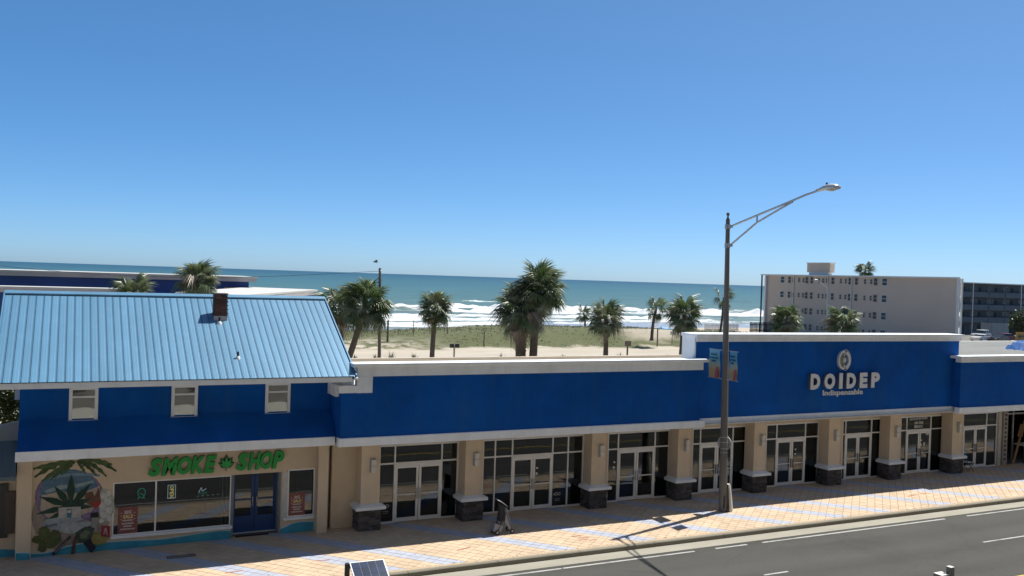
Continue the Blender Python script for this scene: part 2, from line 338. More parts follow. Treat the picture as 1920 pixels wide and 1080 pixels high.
yw = mth('ADD', sep.outputs[1], mth('MULTIPLY', mth('SUBTRACT', nz_(0.14, 5), 0.5), 14))
g1 = mth('MULTIPLY', mrange(yw, 102.0, 103.6), mrange(yw, 128, 122))
ga = mth('MULTIPLY', g1, mrange(nz_(0.5, 7, (1, 1, 1), 0.75), 0.20, 0.34, 0.85, 1), True)
# bare sandy patch left of the dune and sandy path on the right
patch = mth('MULTIPLY', mrange(sep.outputs[0], 44, 33), mrange(yw, 112, 106)); ga = mth('MULTIPLY', ga, mth('SUBTRACT', 1.0, mth('MULTIPLY', patch, mrange(nz_(0.8, 4), .42, .55))))
path = mth('MULTIPLY', mrange(sep.outputs[0], 70, 74), mth('MULTIPLY', mrange(yw, 105, 107.5), mrange(yw, 115, 112))); ga = mth('MULTIPLY', ga, mth('SUBTRACT', 1.0, mth('MULTIPLY', path, 0.8)))
sandc = mixc(mrange(nz_(0.22, 8, (0.5, 1, 1)), 0.35, 0.68), (0.43, 0.385, 0.31), (0.35, 0.30, 0.23))
track = mrange(nz_(0.9, 3, (0.03, 1, 1)), 0.55, 0.7, 0, 0.35); sandc = mixc(track, sandc, (0.30, 0.26, 0.20))
lot = mrange(sep.outputs[1], 96, 92); sandc = mixc(mth('MULTIPLY', lot, 0.6), sandc, (0.35, 0.325, 0.30))
wet = mrange(yw, 150, 172); sandc = mixc(wet, sandc, (0.29, 0.29, 0.29))
grassc = mixc(mrange(nz_(1.3, 6, (1, 1, 1), 0.75), 0.35, 0.65), (0.064, 0.076, 0.025), (0.098, 0.102, 0.040))
colr = mixc(ga, sandc, grassc); l.new(colr, b.inputs['Base Color'])
l.new(mrange(wet, 0, 1, 0.95, 0.25), b.inputs['Roughness'])
bp = n.new('ShaderNodeBump'); bp.inputs['Strength'].default_value = 0.5; bp.inputs['Distance'].default_value = 0.15; l.new(nz_(1.6, 8, (1, 1, 1), 0.7), bp.inputs['Height']); l.new(bp.outputs[0], b.inputs['Normal'])
DUNE = m
structure(obj('beach_terrain', tm, DUNE, fix=False, smooth=True))
structure(obj('sand_lot', MB().box(-70, 330, 33, 60.5, -0.5, -0.006), SANDM))

# dune grass: clumps of blades
gm = MB(); GR = random.Random(3)
for _ in range(7000):
    x = GR.uniform(8, 150); y = GR.uniform(104, 126)
    nn = mnoise.noise(Vector((x*0.14, y*0.14, 1.1)))
    if nn+GR.uniform(-.5, .5) < -0.4: continue
    if x < 44 and y < 110 and GR.random() < .85: continue
    if 72 < x < 84 and 105 < y < 113 and GR.random() < .9: continue
    z = hz(x, y); h = GR.uniform(.08, .20)*(1.6 if y > 115 else 1)
    for b_ in range(3):
        a = GR.uniform(0, 2*pi); w = .035; dxx, dyy = cos(a)*w, sin(a)*w; lx, ly = GR.uniform(-.2, .2), GR.uniform(-.2, .2); ox, oy = GR.uniform(-.25, .25), GR.uniform(-.25, .25)
        gm.add([(x+ox-dxx, y+oy-dyy, z-.03), (x+ox+dxx, y+oy+dyy, z-.03), (x+ox+lx, y+oy+ly, z+h)], [(0, 1, 2)])
tag(stuff(obj('dune_grass', gm, mat('dune_grass_blades', (0.115, 0.122, 0.05), 0.8, 0.2, 0.4, rnd=0.2), fix=False)), 'olive dune grass covering the low dune before the surf', 'grass')

# ------------------------------------------------------------------ sea
SEA = -3.0
rows = [  # (centre y, half-width of the broken water behind/in front, height, phase, gaps)
    (197, 6, .25, 0.3), (211, 8, .45, 1.7), (228, 11, .8, 2.2), (252, 9, .75, 3.1), (290, 20, 1.9, 4.1), (318, 8, 1.0, 5.5), (350, 5, .9, 7.1), (392, 5, .8, 8.3), (450, 5, .8, 9.4), (530, 5, .8, 12.0)]
def foam_h(x, y):
    f = 0; h = 0
    for k_, (yc, hw, amp, ph) in enumerate(rows):
        c_ = yc+7*mnoise.noise(Vector((x*0.011, ph, 0)))+3*mnoise.noise(Vector((x*0.05, ph, 5)))
        on = 0.5+1.1*mnoise.noise(Vector((x*0.016+3*k_, ph*3, 2)))
        if k_ >= 6: on = -0.02+1.3*mnoise.noise(Vector((x*0.02+9*k_, ph*3, 2)))
        else: on = 0.75+0.9*mnoise.noise(Vector((x*0.014+3*k_, ph*3, 2)))
        on = min(1, max(0, on))
        d = y-c_
        h += amp*(0.35+0.65*on)*(0.75+0.9*mnoise.noise(Vector((x*0.10, ph, 8)))+0.9*mnoise.noise(Vector((x*0.3, ph, 1))))*math.exp(-(d/(3.2 if d > 0 else 2.0))**2)
        if d > 0: ff = math.exp(-(d/(hw*0.22))**2)
        else: ff = math.exp(-(d/(hw*1.25))**2)
        f = max(f, ff*on)
    if y < 214: f = max(f, 0.42*sm(214, 196, y))
    return f, h
X0, X1 = -110, 470
ys = []; y = 160.0
while y < 640: ys.append(y); y += 0.8 if y < 330 else (1.6 if y < 450 else 3.5)
xs = [X0+1.8*i for i in range(int((X1-X0)/1.8)+1)]
sv = []; sf_ = []; fo = []
for y in ys:
    for x in xs:
        f, h = foam_h(x, y)
        sw = 0.22*mnoise.noise(Vector((x*0.03, y*0.12, 7)))+0.10*mnoise.noise(Vector((x*0.12, y*0.35, 3)))
        sv.append((x, y, SEA+h+sw*sm(200, 260, y)+ (0.25*sm(205, 165, y)) )); fo.append(f)
nx = len(xs)
sf_ = [(j*nx+i, j*nx+i+1, (j+1)*nx+i+1, (j+1)*nx+i) for j in range(len(ys)-1) for i in range(nx-1)]
sea_mb = MB(); sea_mb.v = sv; sea_mb.f = sf_
m = bpy.data.materials.new('sea_water'); m.use_nodes = True; n = m.node_tree.nodes; l = m.node_tree.links; b = n['Principled BSDF']
geo = n.new('ShaderNodeNewGeometry'); sep = n.new('ShaderNodeSeparateXYZ'); l.new(geo.outputs['Position'], sep.inputs[0])
lg = mth('LOGARITHM', mth('MAXIMUM', sep.outputs[1], 1.0), 10.0)
wc = ramp(n, mrange(lg, 2.2, 4.2), l, [(0.0, (0.22, 0.235, 0.22)), (0.08, (0.120, 0.175, 0.165)), (0.22, (0.068, 0.138, 0.138)), (0.42, (0.043, 0.114, 0.130)), (0.7, (0.026, 0.080, 0.110)), (1.0, (0.020, 0.066, 0.098))])
wv = mrange(nz_(0.05, 5, (0.25, 1, 1)), 0.3, 0.7, 0.80, 1.2)
vs_ = n.new('ShaderNodeVectorMath'); vs_.operation = 'SCALE'; l.new(wc, vs_.inputs[0]); l.new(wv, vs_.inputs['Scale'])
at = n.new('ShaderNodeAttribute'); at.attribute_name = 'foam'
fn = mth('ADD', mth('MULTIPLY', nz_(0.35, 8, (0.35, 1, 1), 0.72), 0.75), mth('MULTIPLY', nz_(1.2, 6, (0.5, 1, 1), 0.7), 0.35))
thr = mrange(at.outputs['Fac'], 0, 1, 0.95, 0.22)
fm = mth('MULTIPLY', mth('SUBTRACT', fn, thr), 7.0, True)
# whitecaps far out
cap = mrange(nz_(0.06, 9, (0.16, 1, 1), 0.8), 0.715, 0.76); cap = mth('MULTIPLY', cap, mrange(sep.outputs[1], 1500, 500))
fm = mth('MAXIMUM', fm, mth('MULTIPLY', cap, 0.7))
l.new(mixc(fm, vs_.outputs[0], (0.62, 0.635, 0.64)), b.inputs['Base Color'])
l.new(mrange(fm, 0, 1, 0.38, 0.9), b.inputs['Roughness']); b.inputs['IOR'].default_value = 1.33; b.inputs['Specular IOR Level'].default_value = 0.22
hgt = mth('ADD', mth('MULTIPLY', nz_(0.10, 8, (0.4, 1, 1), 0.65), 1.0), mth('MULTIPLY', nz_(0.9, 5, (0.5, 1, 1), 0.6), 0.12))
bp = n.new('ShaderNodeBump'); bp.inputs['Strength'].default_value = 0.9; bp.inputs['Distance'].default_value = 2.2; l.new(hgt, bp.inputs['Height']); l.new(bp.outputs[0], b.inputs['Normal'])
SEAM = m
so_ = obj('sea', sea_mb, SEAM, fix=False, smooth=True); structure(so_)
a_ = so_.data.attributes.new('foam', 'FLOAT', 'POINT'); a_.data.foreach_set('value', fo)
fx = MB(); yy = [639, 900, 1400, 2500, 5000, 12000, 60000]
for i in range(len(yy)-1): fx.add([(-60000, yy[i], SEA-.05), (60000, yy[i], SEA-.05), (60000, yy[i+1], SEA-.05), (-60000, yy[i+1], SEA-.05)], [(0, 1, 2, 3)])
fx.add([(-60000, 160, SEA-.05), (-110, 160, SEA-.05), (-110, 639, SEA-.05), (-60000, 639, SEA-.05)], [(0, 1, 2, 3)])
fx.add([(470, 160, SEA-.05), (60000, 160, SEA-.05), (60000, 639, SEA-.05), (470, 639, SEA-.05)], [(0, 1, 2, 3)])
structure(obj('open_sea', fx, SEAM, fix=False))

# red utility paint marks on the pavers and litter along the kerb
REDM = mat('red_utility_paint', (.36, .13, .085), .85, .2, 6)
for (x, y, L, a) in ((4.6, 27.45, .55, .1), (7.3, 27.6, .4, -.1), (11.9, 27.2, .55, .25), (16.2, 27.2, .35, .0), (16.35, 26.95, .4, .05), (16.2, 26.75, .35, -.05), (16.5, 26.6, .3, .1), (33.5, 27.6, .7, .2), (34.4, 27.7, .5, -.2)):
    obj('paint_mark', MB().obox((x, y, .0045), (cos(a), sin(a), 0), (-sin(a), cos(a), 0), (0, 0, 1), L/2, .03, .0012), REDM, swk)
lm = MB(); lr = random.Random(17)
for _ in range(900):
    x = lr.uniform(-2, 45); y = 25.78+abs(lr.gauss(0, .16)) if lr.random() < .7 else lr.uniform(25.9, 30.2); r_ = lr.uniform(.008, .03); z = .010 if y < 25.92 else .004
    a = lr.uniform(0, pi); lm.add([(x-r_*cos(a), y-r_*sin(a), z), (x+r_*.5*sin(a), y-r_*.5*cos(a), z+.004), (x+r_*cos(a), y+r_*sin(a), z), (x-r_*.5*sin(a), y+r_*.5*cos(a), z+.006)], [(0, 1, 2, 3)])
tag(stuff(obj('litter', lm, mat('leaf_litter', (.10, .085, .06), .9, .3, 3), fix=False)), 'small dry leaves and grit along the kerb', 'litter')
# ------------------------------------------------------------------ retail strip
RB = thing('retail_building', 'long blue and beige retail strip with white cornices and glass storefronts', 'building', (25, 31, 0))
YG, YC, ZS = 30.92, 30.3, 3.2
ROOFW = mat('white_roof_membrane', (0.58, 0.58, 0.55), 0.8, 0.08, 0.6, dirt=0.45, dirtcol=(0.42, 0.40, 0.36), stretch=(0.12, 1, 1))
def part(name, mb, m, smooth=False, parent=None): return obj(name, mb, m, parent or RB, smooth)
LOW, HIGH, RGT = 29.30, 29.70, 29.25
# fascia walls (blue)
part('fascia_wall', MB().prism_xz([(8.2, 3.47), (23.05, 3.47), (23.05, 5.52), (9.25, 5.52), (9.25, 4.97), (8.2, 4.97)], LOW, LOW+0.22), BLUE)
part('fascia_return', MB().box(8.2, 8.4, LOW+0.22, 31.1, 3.47, 4.97), BLUE)
part('fascia_wall', MB().box(23.05, 38.9, HIGH, HIGH+0.22, 3.47, 6.63), BLUE)
part('fascia_wall', MB().box(38.5, 62, RGT, RGT+0.22, 3.46, 5.63), BLUE)
part('fascia_return', MB().box(38.5, 38.7, RGT+0.22, HIGH, 3.46, 5.63), BLUE)
part('fascia_return', MB().box(22.85, 23.05, LOW+0.22, HIGH+.2, 3.47, 5.83), BLUE)
# white band at the bottom of the fascia, with soffit board
def band(x0, x1, yf, z0, z1):
    part('band', MB().prism_yz([(yf-0.05, z0), (yf-0.05, z1-0.02), (yf-0.03, z1), (yf+0.22, z1), (yf+0.22, z0)], x0, x1), WHITE)
band(8.15, 23.28, LOW, 3.18, 3.468); band(23.05, 38.6, HIGH, 3.185, 3.472); band(38.444, 62, RGT, 3.175, 3.458)
part('canopy_gap_deck', MB().box(8.42, 22.84, LOW+.225, 29.995, 4.2, 4.35), ROOFW)  # added deck, closes a gap where sunlight leaked behind the fascia
part('soffit', MB().box(8.21, 62, LOW+0.225, YG+0.1, 3.20, 3.26), mat('soffit_board', (0.5, 0.47, 0.42), 0.8))
# cornices: board plus projecting cap
def cornice(x0, x1, yf, z0, z1, depth=0.55, cx0=None, cx1=None):
    c_ = part('cornice', MB().box(x0, x1, yf-0.07, yf+0.225, z0, z1-0.13), WHITE)
    part('cornice_cap', MB().prism_yz([(yf-0.16, z1-0.125), (yf-0.19, z1-0.05), (yf-0.19, z1), (yf+depth, z1), (yf+depth, z1-0.125)], (x0-0.1 if cx0 is None else cx0), (x1+0.1 if cx1 is None else cx1)), WHITE, parent=c_)
cornice(8.72, 23.1, LOW, 5.52, 5.96, 0.55, 8.56, 23.3)
cornice(23.05, 38.9, HIGH, 6.63, 6.95, 0.87, 22.93, 39.05)
cornice(38.42, 62, RGT, 5.63, 5.94, 0.5, 38.3)
# stepped end of the left cornice round the house eave
part('cornice_step', MB().box(8.72, 9.25, LOW-0.075, LOW+0.224, 4.97, 5.518), WHITE)
part('cornice_ledge', MB().box(8.1, 8.718, LOW-0.08, LOW+0.3, 4.98, 5.22), WHITE)
part('step_gap_filler', MB().box(8.31, 8.715, LOW+.305, 30.4, 5.11, 5.50), WHITE)  # added filler, stops sunlight leaking between roof edge and cornice step
part('cornice_return', MB().box(8.08, 8.30, LOW+0.302, 30.95, 4.82, 5.22), WHITE)
part('step_flashing', MB().box(8.3, 8.70, LOW+0.302, 30.0, 5.0, 5.10), mat('flashing_shade_grey', (.12, .125, .13), .6))  # dark grey paints in the shade under the house eave
# white side of the raised parapet
part('parapet_side', MB().box(22.985, 23.046, HIGH-.004, 30.55, 5.84, 6.82), WHITE)
part('parapet_side', MB().box(38.7, 38.898, HIGH+0.226, 30.55, 5.0, 6.82), WHITE)
part('parapet_back', MB().box(23.05, 38.698, 30.35, 30.55, 5.0, 6.82), WHITE)
# walls, floor and roofs
part('roof', MB().box(8.42, 38.4, 30.0, 42, 4.25, 4.4), ROOFW)
rr = part('metal_roof', MB().box(38.72, 82, 29.75, 50.5, 4.85, 4.98), ROOFW)
for i in range(34):
    part('roof_rib', MB().box(38.75, 82, 30.4+i*0.58, 30.46+i*0.58, 4.98, 5.03), ROOFW, parent=rr)
part('back_wall', MB().box(8.2, 62, 41.8, 42, 0, 4.9), BEIGE)
part('side_wall', MB().box(8.2, 8.4, 31.2, 41.8, 0, 4.95), BEIGE); part('side_wall', MB().box(61.8, 62, 31, 41.8, 0, 4.9), BEIGE)
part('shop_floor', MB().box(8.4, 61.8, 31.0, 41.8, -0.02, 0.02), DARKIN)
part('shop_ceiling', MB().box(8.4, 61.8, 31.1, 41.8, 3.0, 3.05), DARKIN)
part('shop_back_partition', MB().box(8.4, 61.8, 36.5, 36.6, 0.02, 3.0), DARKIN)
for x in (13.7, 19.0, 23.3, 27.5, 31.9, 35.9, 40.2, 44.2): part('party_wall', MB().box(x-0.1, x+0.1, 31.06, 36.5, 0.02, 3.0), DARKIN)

fronts = [  # x0, x1, mullions, door edges, glass left, glass right
    (10.12, 13.20, (10.72, 12.54), (10.75, 11.65, 12.52)), (14.20, 18.63, (14.72, 15.45, 17.22, 17.92), (15.48, 16.36, 17.20)),
    (19.76, 22.82, (20.27, 22.08), (20.30, 21.17, 22.06)), (24.00, 27.03, (24.43, 26.20), (24.46, 25.32, 26.18)),
    (28.07, 31.22, (28.69, 30.40), (28.72, 29.58, 30.38)), (32.70, 35.40, (32.91, 34.60), (32.94, 33.72, 34.57)),
    (36.55, 39.55, (36.99, 38.70), (37.02, 37.90, 38.68)), (41.06, 43.70, (42.88,), (41.12, 42.02, 42.86))]
ZT, ZH, ZB = 2.15, 2.80, 0.05
# beige wall around the openings
edges = [8.4]+[e for f_ in fronts for e in (f_[0], f_[1])]+[44.4]
for i in range(0, len(edges), 2): part('wall', MB().box(edges[i], edges[i+1], YG, YG+0.18, 0, 3.2), BEIGE)
for f_ in fronts: part('wall', MB().box(f_[0], f_[1], YG+0.003, YG+0.177, ZH+0.03, 3.2), BEIGE)
part('wall', MB().box(47.6, 62, YG, YG+0.18, 0, 3.2), BEIGE)
def frame_rect(mb, x0, x1, z0, z1, w, y0, y1):
    mb.box(x0, x0+w, y0, y1, z0, z1).box(x1-w, x1, y0, y1, z0, z1).box(x0+w, x1-w, y0+.002, y1-.002, z0, z0+w).box(x0+w, x1-w, y0+.002, y1-.002, z1-w, z1)
for fi, (x0, x1, mul, dr) in enumerate(fronts):
    fr = MB(); ya, yb = YG+0.02, YG+0.11
    fr.box(x0, x0+0.05, ya, yb, 0, ZH+.03).box(x1-0.05, x1, ya, yb, 0, ZH+.03).box(x0+.05, x1-.05, ya+.002, yb, ZH-0.03, ZH+.03)
    for mx_ in mul: fr.box(mx_-0.028, mx_+0.028, ya+.001, yb, 0, ZH-.03)
    ms = [x0+.05]+list(mul)+[x1-.05]
    win = obj('storefront_window', fr, ALU, RB)
    for i in range(len(ms)-1):
        a, b_ = ms[i]+(0.028 if i else 0), ms[i+1]-(0.028 if i < len(ms)-2 else 0)
        isdoor = a < (dr[0]+dr[2])/2 < b_
        obj('transom', MB().box(a, b_, ya+.004, yb-.004, ZT-0.028, ZT+0.028), ALU, win)
        gl = GLASS2 if (fi in (3, 4, 5) and i == len(ms)-2) else GLASS
        obj('pane', MB().box(a, b_, YG+.055, YG+.067, ZT+.028, ZH-.03), GLASS, win)
        if not isdoor:
            obj('sill', MB().box(a, b_, ya-.01, yb, 0, 0.06), ALU, win)
            obj('pane', MB().box(a, b_, YG+.055, YG+.067, 0.06, ZT-.028), gl, win)
    # header over the doors
    obj('door_header', MB().box(dr[0]-.01, dr[2]+.01, ya-.012, yb, ZT-0.10, ZT-.029), ALU, win)
    for i in range(2):
        a, b_ = dr[i]+(.0 if i == 0 else .012), dr[i+1]-(.012 if i == 0 else 0)
        d = MB(); frame_rect(d, a, b_, 0.02, ZT-0.105, 0.085, YG+.02, YG+.075); d.box(a+.085, b_-.085, YG+.022, YG+.073, 0.105, 0.16)
        D = obj('door', d, ALU, RB)
        obj('pane', MB().box(a+.085, b_-.085, YG+.042, YG+.052, 0.16, ZT-.19), GLASS, D)
        obj('push_bar', MB().box(a+.085, b_-.085, YG+.0, YG+.03, 0.985, 1.025), ALU, D)
        hx = b_-.05 if i == 0 else a+.05
        obj('handle', MB().bar((hx, YG-.035, .82), (hx, YG-.035, 1.22), .03).bar((hx, YG-.035, .86), (hx, YG+.02, .86), .025).bar((hx, YG-.035, 1.18), (hx, YG+.02, 1.18), .025), DARK if fi > 2 else STEEL, D)
# columns with stone bases, caps and wall lamps
STONE = mat('dark_ledge_stone', (0.085, 0.078, 0.078), 0.85, 0.25, 3, 0.3, 30, rnd=0.38)
STONEJ = mat('stone_backing', (0.03, 0.028, 0.028), 0.95)
stones = []
SR = random.Random(5)
for k_ in range(6):
    q = MB(); a = [SR.uniform(-.006, .012) for _ in range(4)]
    q.add([(-.5, 0, 0), (.5, 0, 0), (.5, 0, 1), (-.5, 0, 1), (-.47, -.02-a[0], .05), (.47, -.02-a[1], .04), (.465, -.02-a[2], .94), (-.46, -.02-a[3], .96)],
          [(4, 5, 6, 7), (0, 1, 5, 4), (1, 2, 6, 5), (2, 3, 7, 6), (3, 0, 4, 7)])
    me = q.mesh('stone', fix=False); me.materials.append(STONE); stones.append(me)
cols = [(9.28, 9.95), (13.22, 13.88), (18.62, 19.27), (22.78, 23.43), (26.83, 27.47), (31.20, 31.90), (35.10, 35.76), (39.45, 40.14)]
def stone_face(parent, p0, ax, nrm_rot, width, height):
    z = 0.0; r = 0
    while z < height-.03:
        hh = min(SR.choice((.075, .10, .12)), height-z)
        if height-z-hh < .05: hh = height-z
        u = 0
        while u < width-.02:
            w = SR.choice((.16, .22, .30, .36))
            if width-u-w < .1: w = width-u
            c0 = Vector(p0)+Vector(ax)*(u+w/2)
            o = link('stone', SR.choice(stones), None, parent, Vector((c0.x, c0.y, z))-WL[parent])
            o.rotation_euler = (0, 0, nrm_rot); o.scale = (w, 1.0+SR.random()*1.2, hh)
            u += w
        z += hh
for ci, (x0, x1) in enumerate(cols):
    shaft = obj('column', MB().box(x0, x1, YC, YG, 0.86, 3.2), BEIGE, RB)
    e = 0.07
    base = obj('stone_base', MB().box(x0-e+.02, x1+e-.02, YC-e+.02, YG, 0, 0.75), STONEJ, RB)
    stone_face(base, (x0-e, YC-e+.02, 0), (1, 0, 0), 0, x1-x0+2*e, .75)
    stone_face(base, (x0-e+.02, YG, 0), (0, -1, 0), -pi/2, YG-YC+e, .75)
    cp = MB(); a, b_, c_, d_ = x0-.2, x1+.2, YC-.2, YG-.001
    cp.box(a, b_, c_, d_, 0.75, 0.86)
    cp.add([(a+.02, c_+.02, .86), (b_-.02, c_+.02, .86), (b_-.02, d_, .86), (a+.02, d_, .86), (x0-.01, YC-.01, .93), (x1+.01, YC-.01, .93), (x1+.01, d_, .93), (x0-.01, d_, .93)], [(4, 5, 6, 7), (0, 1, 5, 4), (1, 2, 6, 5), (2, 3, 7, 6), (3, 0, 4, 7)])
    obj('cap', cp, WHITE, RB)
    xm = x0+0.40
    lamp = obj('wall_lamp', MB().box(xm-.10, xm+.10, YC-.03, YC, 2.02, 2.52), STEEL, RB)
    obj('lamp_shade', MB().box(xm-.085, xm+.085, YC-.15, YC-.03, 2.28, 2.50).box(xm-.085, xm+.085, YC-.15, YC-.03, 2.04, 2.255), mat('lamp_shade_metal', (.55, .55, .54), .35, .1, 9, metal=.3), lamp)
    obj('lamp_rim', MB().box(xm-.095, xm+.095, YC-.165, YC-.02, 2.255, 2.28), STEEL, lamp)

# dark open bay at the right end with post, beam and table
part('bay_post', MB().box(43.72, 43.98, YG-.05, YG+.0, 0.0, 3.2), mat('post_grey', (.45, .44, .42), .8))
bp_ = part('lettered_post', MB().box(44.02, 44.36, YG-.12, YG-.04, 0.05, 3.18), mat('lettered_board', (.30, .28, .27), .8, .15, 4))
for i in range(12):
    z = 2.95-i*.23
    part('letter', MB().box(44.10, 44.28, YG-.128, YG-.118, z-.13, z), mat('dark_glyph', (.07, .07, .075), .8), parent=bp_)
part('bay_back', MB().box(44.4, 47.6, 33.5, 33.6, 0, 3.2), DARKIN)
part('bay_frame', MB().bar((44.5, 31.6, 2.55), (47.5, 31.6, 2.55), .08).bar((44.5, 31.6, 0), (44.5, 31.6, 3.2), .07).bar((45.9, 31.6, 0), (45.9, 31.6, 3.2), .07), STEEL)

# ------------------------------------------------------------------ gabled smoke shop building
HB = thing('gabled_building', 'two storey blue shop with pale blue metal roof beside the retail strip', 'building', (3.5, 31, 0))
def hp(name, mb, m, parent=None, smooth=False): return obj(name, mb, m, parent or HB, smooth)
HX0, HX1, HY = -1.25, 8.19, 30.9
# ground floor wall, split round the openings
hp('wall', MB().box(HX0, 1.40, HY, HY+.2, 0, 3.2), BEIGE)
hp('wall', MB().box(1.40, 5.03, HY, HY+.2, 0, .36), BEIGE); hp('wall', MB().box(1.40, 6.85, HY+.001, HY+.2, 2.12, 3.2), BEIGE)
hp('wall', MB().box(6.66, 6.88, HY+.002, HY+.2, 0, 2.12), BEIGE); hp('wall', MB().box(6.88, 7.80, HY, HY+.2, 0, .47), BEIGE); hp('wall', MB().box(6.85, HX1, HY+.0015, HY+.2, 2.18, 3.2), BEIGE)
hp('wall', MB().box(7.80, HX1, HY, HY+.2, 0, 2.18), BEIGE)
hp('pilaster', MB().box(7.82, 8.17, 30.5, HY, 0, 3.2), BEIGE); hp('pilaster', MB().box(HX0-.02, -0.86, 30.72, HY, 0, 3.2), BEIGE)
for a in (5.03, 6.6): hp('reveal', MB().box(a, a+.1, HY+.2, 31.5, 0, 2.2), mat('reveal_blue_grey', (.22, .27, .33), .7))
# upper wall and skirt roof
HU = 30.6
hp('upper_wall', MB().box(HX0, HX1, HU, HU+.2, 3.9, 5.45), BLUE)
hp('skirt_roof', MB().prism_yz([(29.76, 3.45), (29.80, 3.52), (HU, 4.26), (HU, 3.26), (29.76, 3.26)], HX0, 8.185), BLUE)
hp('band', MB().box(HX0-.04, 8.147, 29.70, 29.758, 3.17, 3.455), WHITE)
hp('soffit', MB().box(HX0, 8.13, 29.76, HY, 3.2, 3.255), mat('soffit_board', (0.5, 0.47, 0.42)))
hp('side_wall', MB().prism_yz([(HY+.2, 0), (HY+.2, 6.35), (33.47, 7.78), (37.2, 5.75), (37.2, 0)], HX0, HX0+.2), BLUE)
hp('side_wall', MB().prism_yz([(HY+.2, 0), (HY+.2, 6.35), (33.47, 7.78), (37.2, 5.75), (37.2, 0)], 8.0, 8.19), BLUE)
hp('back_wall', MB().box(HX0, HX1, 37.2, 37.4, 0, 5.7), BLUE)
hp('shop_floor', MB().box(HX0+.2, 8.0, 31.1, 37.2, -.02, .02), DARKIN); hp('shop_ceiling', MB().box(HX0+.2, 8.0, 31.55, 37.2, 2.6, 2.65), DARKIN); hp('shop_back_partition', MB().box(HX0+.2, 8.0, 34.4, 34.5, .02, 2.6), DARKIN)
# metal roof: separate pans between standing seams
EY, EZ, RY, RZ = 29.0, 5.56, 33.47, 7.98
RX0, RX1 = -1.86, 8.60
ROOFB = mat('pale_blue_roof_metal', (0.094, 0.228, 0.358), 0.38, 0.10, 0.9, 0.04, 3, metal=0.15, spec=0.5, stretch=(1, .25, .25), dirt=0.18, dirtcol=(0.13, 0.28, 0.43), streak=.3, streakcol=(.15, .31, .46), rnd=.05)
ROOFD = mat('dark_blue_seam', (0.006, 0.040, 0.090), 0.5, .1, 2)
npan = 46; pw = (RX1-RX0)/npan; slv = Vector((0, RY-EY, RZ-EZ)); sln = slv.normalized(); nrm = Vector((0, -sln.z, sln.y))
deck = hp('roof_deck', MB().prism_yz([(EY+.12, EZ-.03), (RY, RZ-.06), (37.94, EZ-.06), (37.94, EZ-.16), (RY, RZ-.2), (EY+.12, EZ-.10)], RX0+.03, RX1-.03), ROOFD)
L_ = slv.length
def pan_mesh():
    q = MB(); w = pw
    prof = [(0.0, .0), (0.016, .0), (0.020, .010), (w*.30, .012), (w*.33, .0135), (w*.36, .012), (w*.64, .012), (w*.67, .0135), (w*.70, .012), (w-.016, .010), (w-.014, .026), (w-.004, .026), (w-.004, .0)]
    vs = [Vector((u, 0, 0))+nrm*h for u, h in prof]+[Vector((u, 0, 0))+nrm*h+slv for u, h in prof]; k_ = len(prof)
    q.add(vs, [(i, i+1, k_+i+1, k_+i) for i in range(k_-1)]+[tuple(range(k_-1, -1, -1))])
    return q.mesh('roof_panel')
pmsh = pan_mesh(); pmsh.materials.append(ROOFB)
seam = MB()
smm = MB().obox(Vector((0, 0, 0))+slv/2+nrm*.004, (1, 0, 0), sln, nrm, .016, L_/2-.005, .004).mesh('seam_gap'); smm.materials.append(ROOFD)
for i in range(npan):
    x = RX0+i*pw
    o = link('roof_panel', pmsh, None, deck, Vector((x, EY, EZ+random.uniform(-.001, .001)))-WL[deck])
    link('seam_gap', smm, None, deck, Vector((x+.004, EY, EZ+.004))-WL[deck])
hp('rear_roof', MB().add([(RX0, RY, RZ), (RX1, RY, RZ), (RX1, 37.94, EZ), (RX0, 37.94, EZ)], [(0, 1, 2, 3)]), ROOFB)
hp('ridge_cap', MB().prism_yz([(RY-.16, RZ-.04), (RY-.15, RZ+.0), (RY, RZ+.085), (RY+.15, RZ+.0), (RY+.16, RZ-.04), (RY, RZ+.05)], RX0-.01, RX1+.01), ROOFB)
hp('rake_trim', MB().obox(Vector((RX1+.012, EY, EZ))+slv/2+nrm*-.01, (1, 0, 0), sln, nrm, .02, L_/2, .07), ROOFB)
hp('rake_trim', MB().obox(Vector((RX0-.012, EY, EZ))+slv/2+nrm*-.01, (1, 0, 0), sln, nrm, .02, L_/2, .07), ROOFB)
hp('eave_fascia', MB().box(RX0+.05, RX1-.12, EY+.03, EY+.06, EZ-.16, EZ-.02), WHITE)
hp('eave_soffit', MB().box(RX0+.05, RX1-.12, EY+.06, 30.6, EZ-.19, EZ-.163), WHITE)
hp('gutter_end', MB().tube((RX1-.06, EY+.02, EZ-.07), (RX1+.06, EY+.02, EZ-.07), .05, n=8), WHITE)
# upper windows
BLIND = mat('window_blind', (.20, .195, .17), .8, .12, 2, stretch=(.3, .3, 3))
WGLASS = glass('house_window_glass', (.62, .66, .62), .22)
for (a, b_) in ((.08, .89), (3.02, 3.82), (5.97, 6.80)):
    w = MB(); frame_rect(w, a, b_, 4.12, 5.22, .095, HU-.05, HU-.001); wn_ = hp('window', w, WHITE)
    obj('sill', MB().box(a-.02, b_+.02, HU-.075, HU-.052, 4.10, 4.20), WHITE, wn_)
    obj('sash_rail', MB().box(a+.095, b_-.095, HU-.04, HU-.003, 4.88, 4.93), WHITE, wn_)
    obj('pane', MB().box(a+.095, b_-.095, HU-.018, HU-.012, 4.215, 4.88), WGLASS, wn_); obj('pane', MB().box(a+.095, b_-.095, HU-.018, HU-.012, 4.93, 5.125), WGLASS, wn_)
    obj('blind', MB().box(a+.095, b_-.095, HU-.0105, HU-.002, 4.215, 5.125), BLIND, wn_)
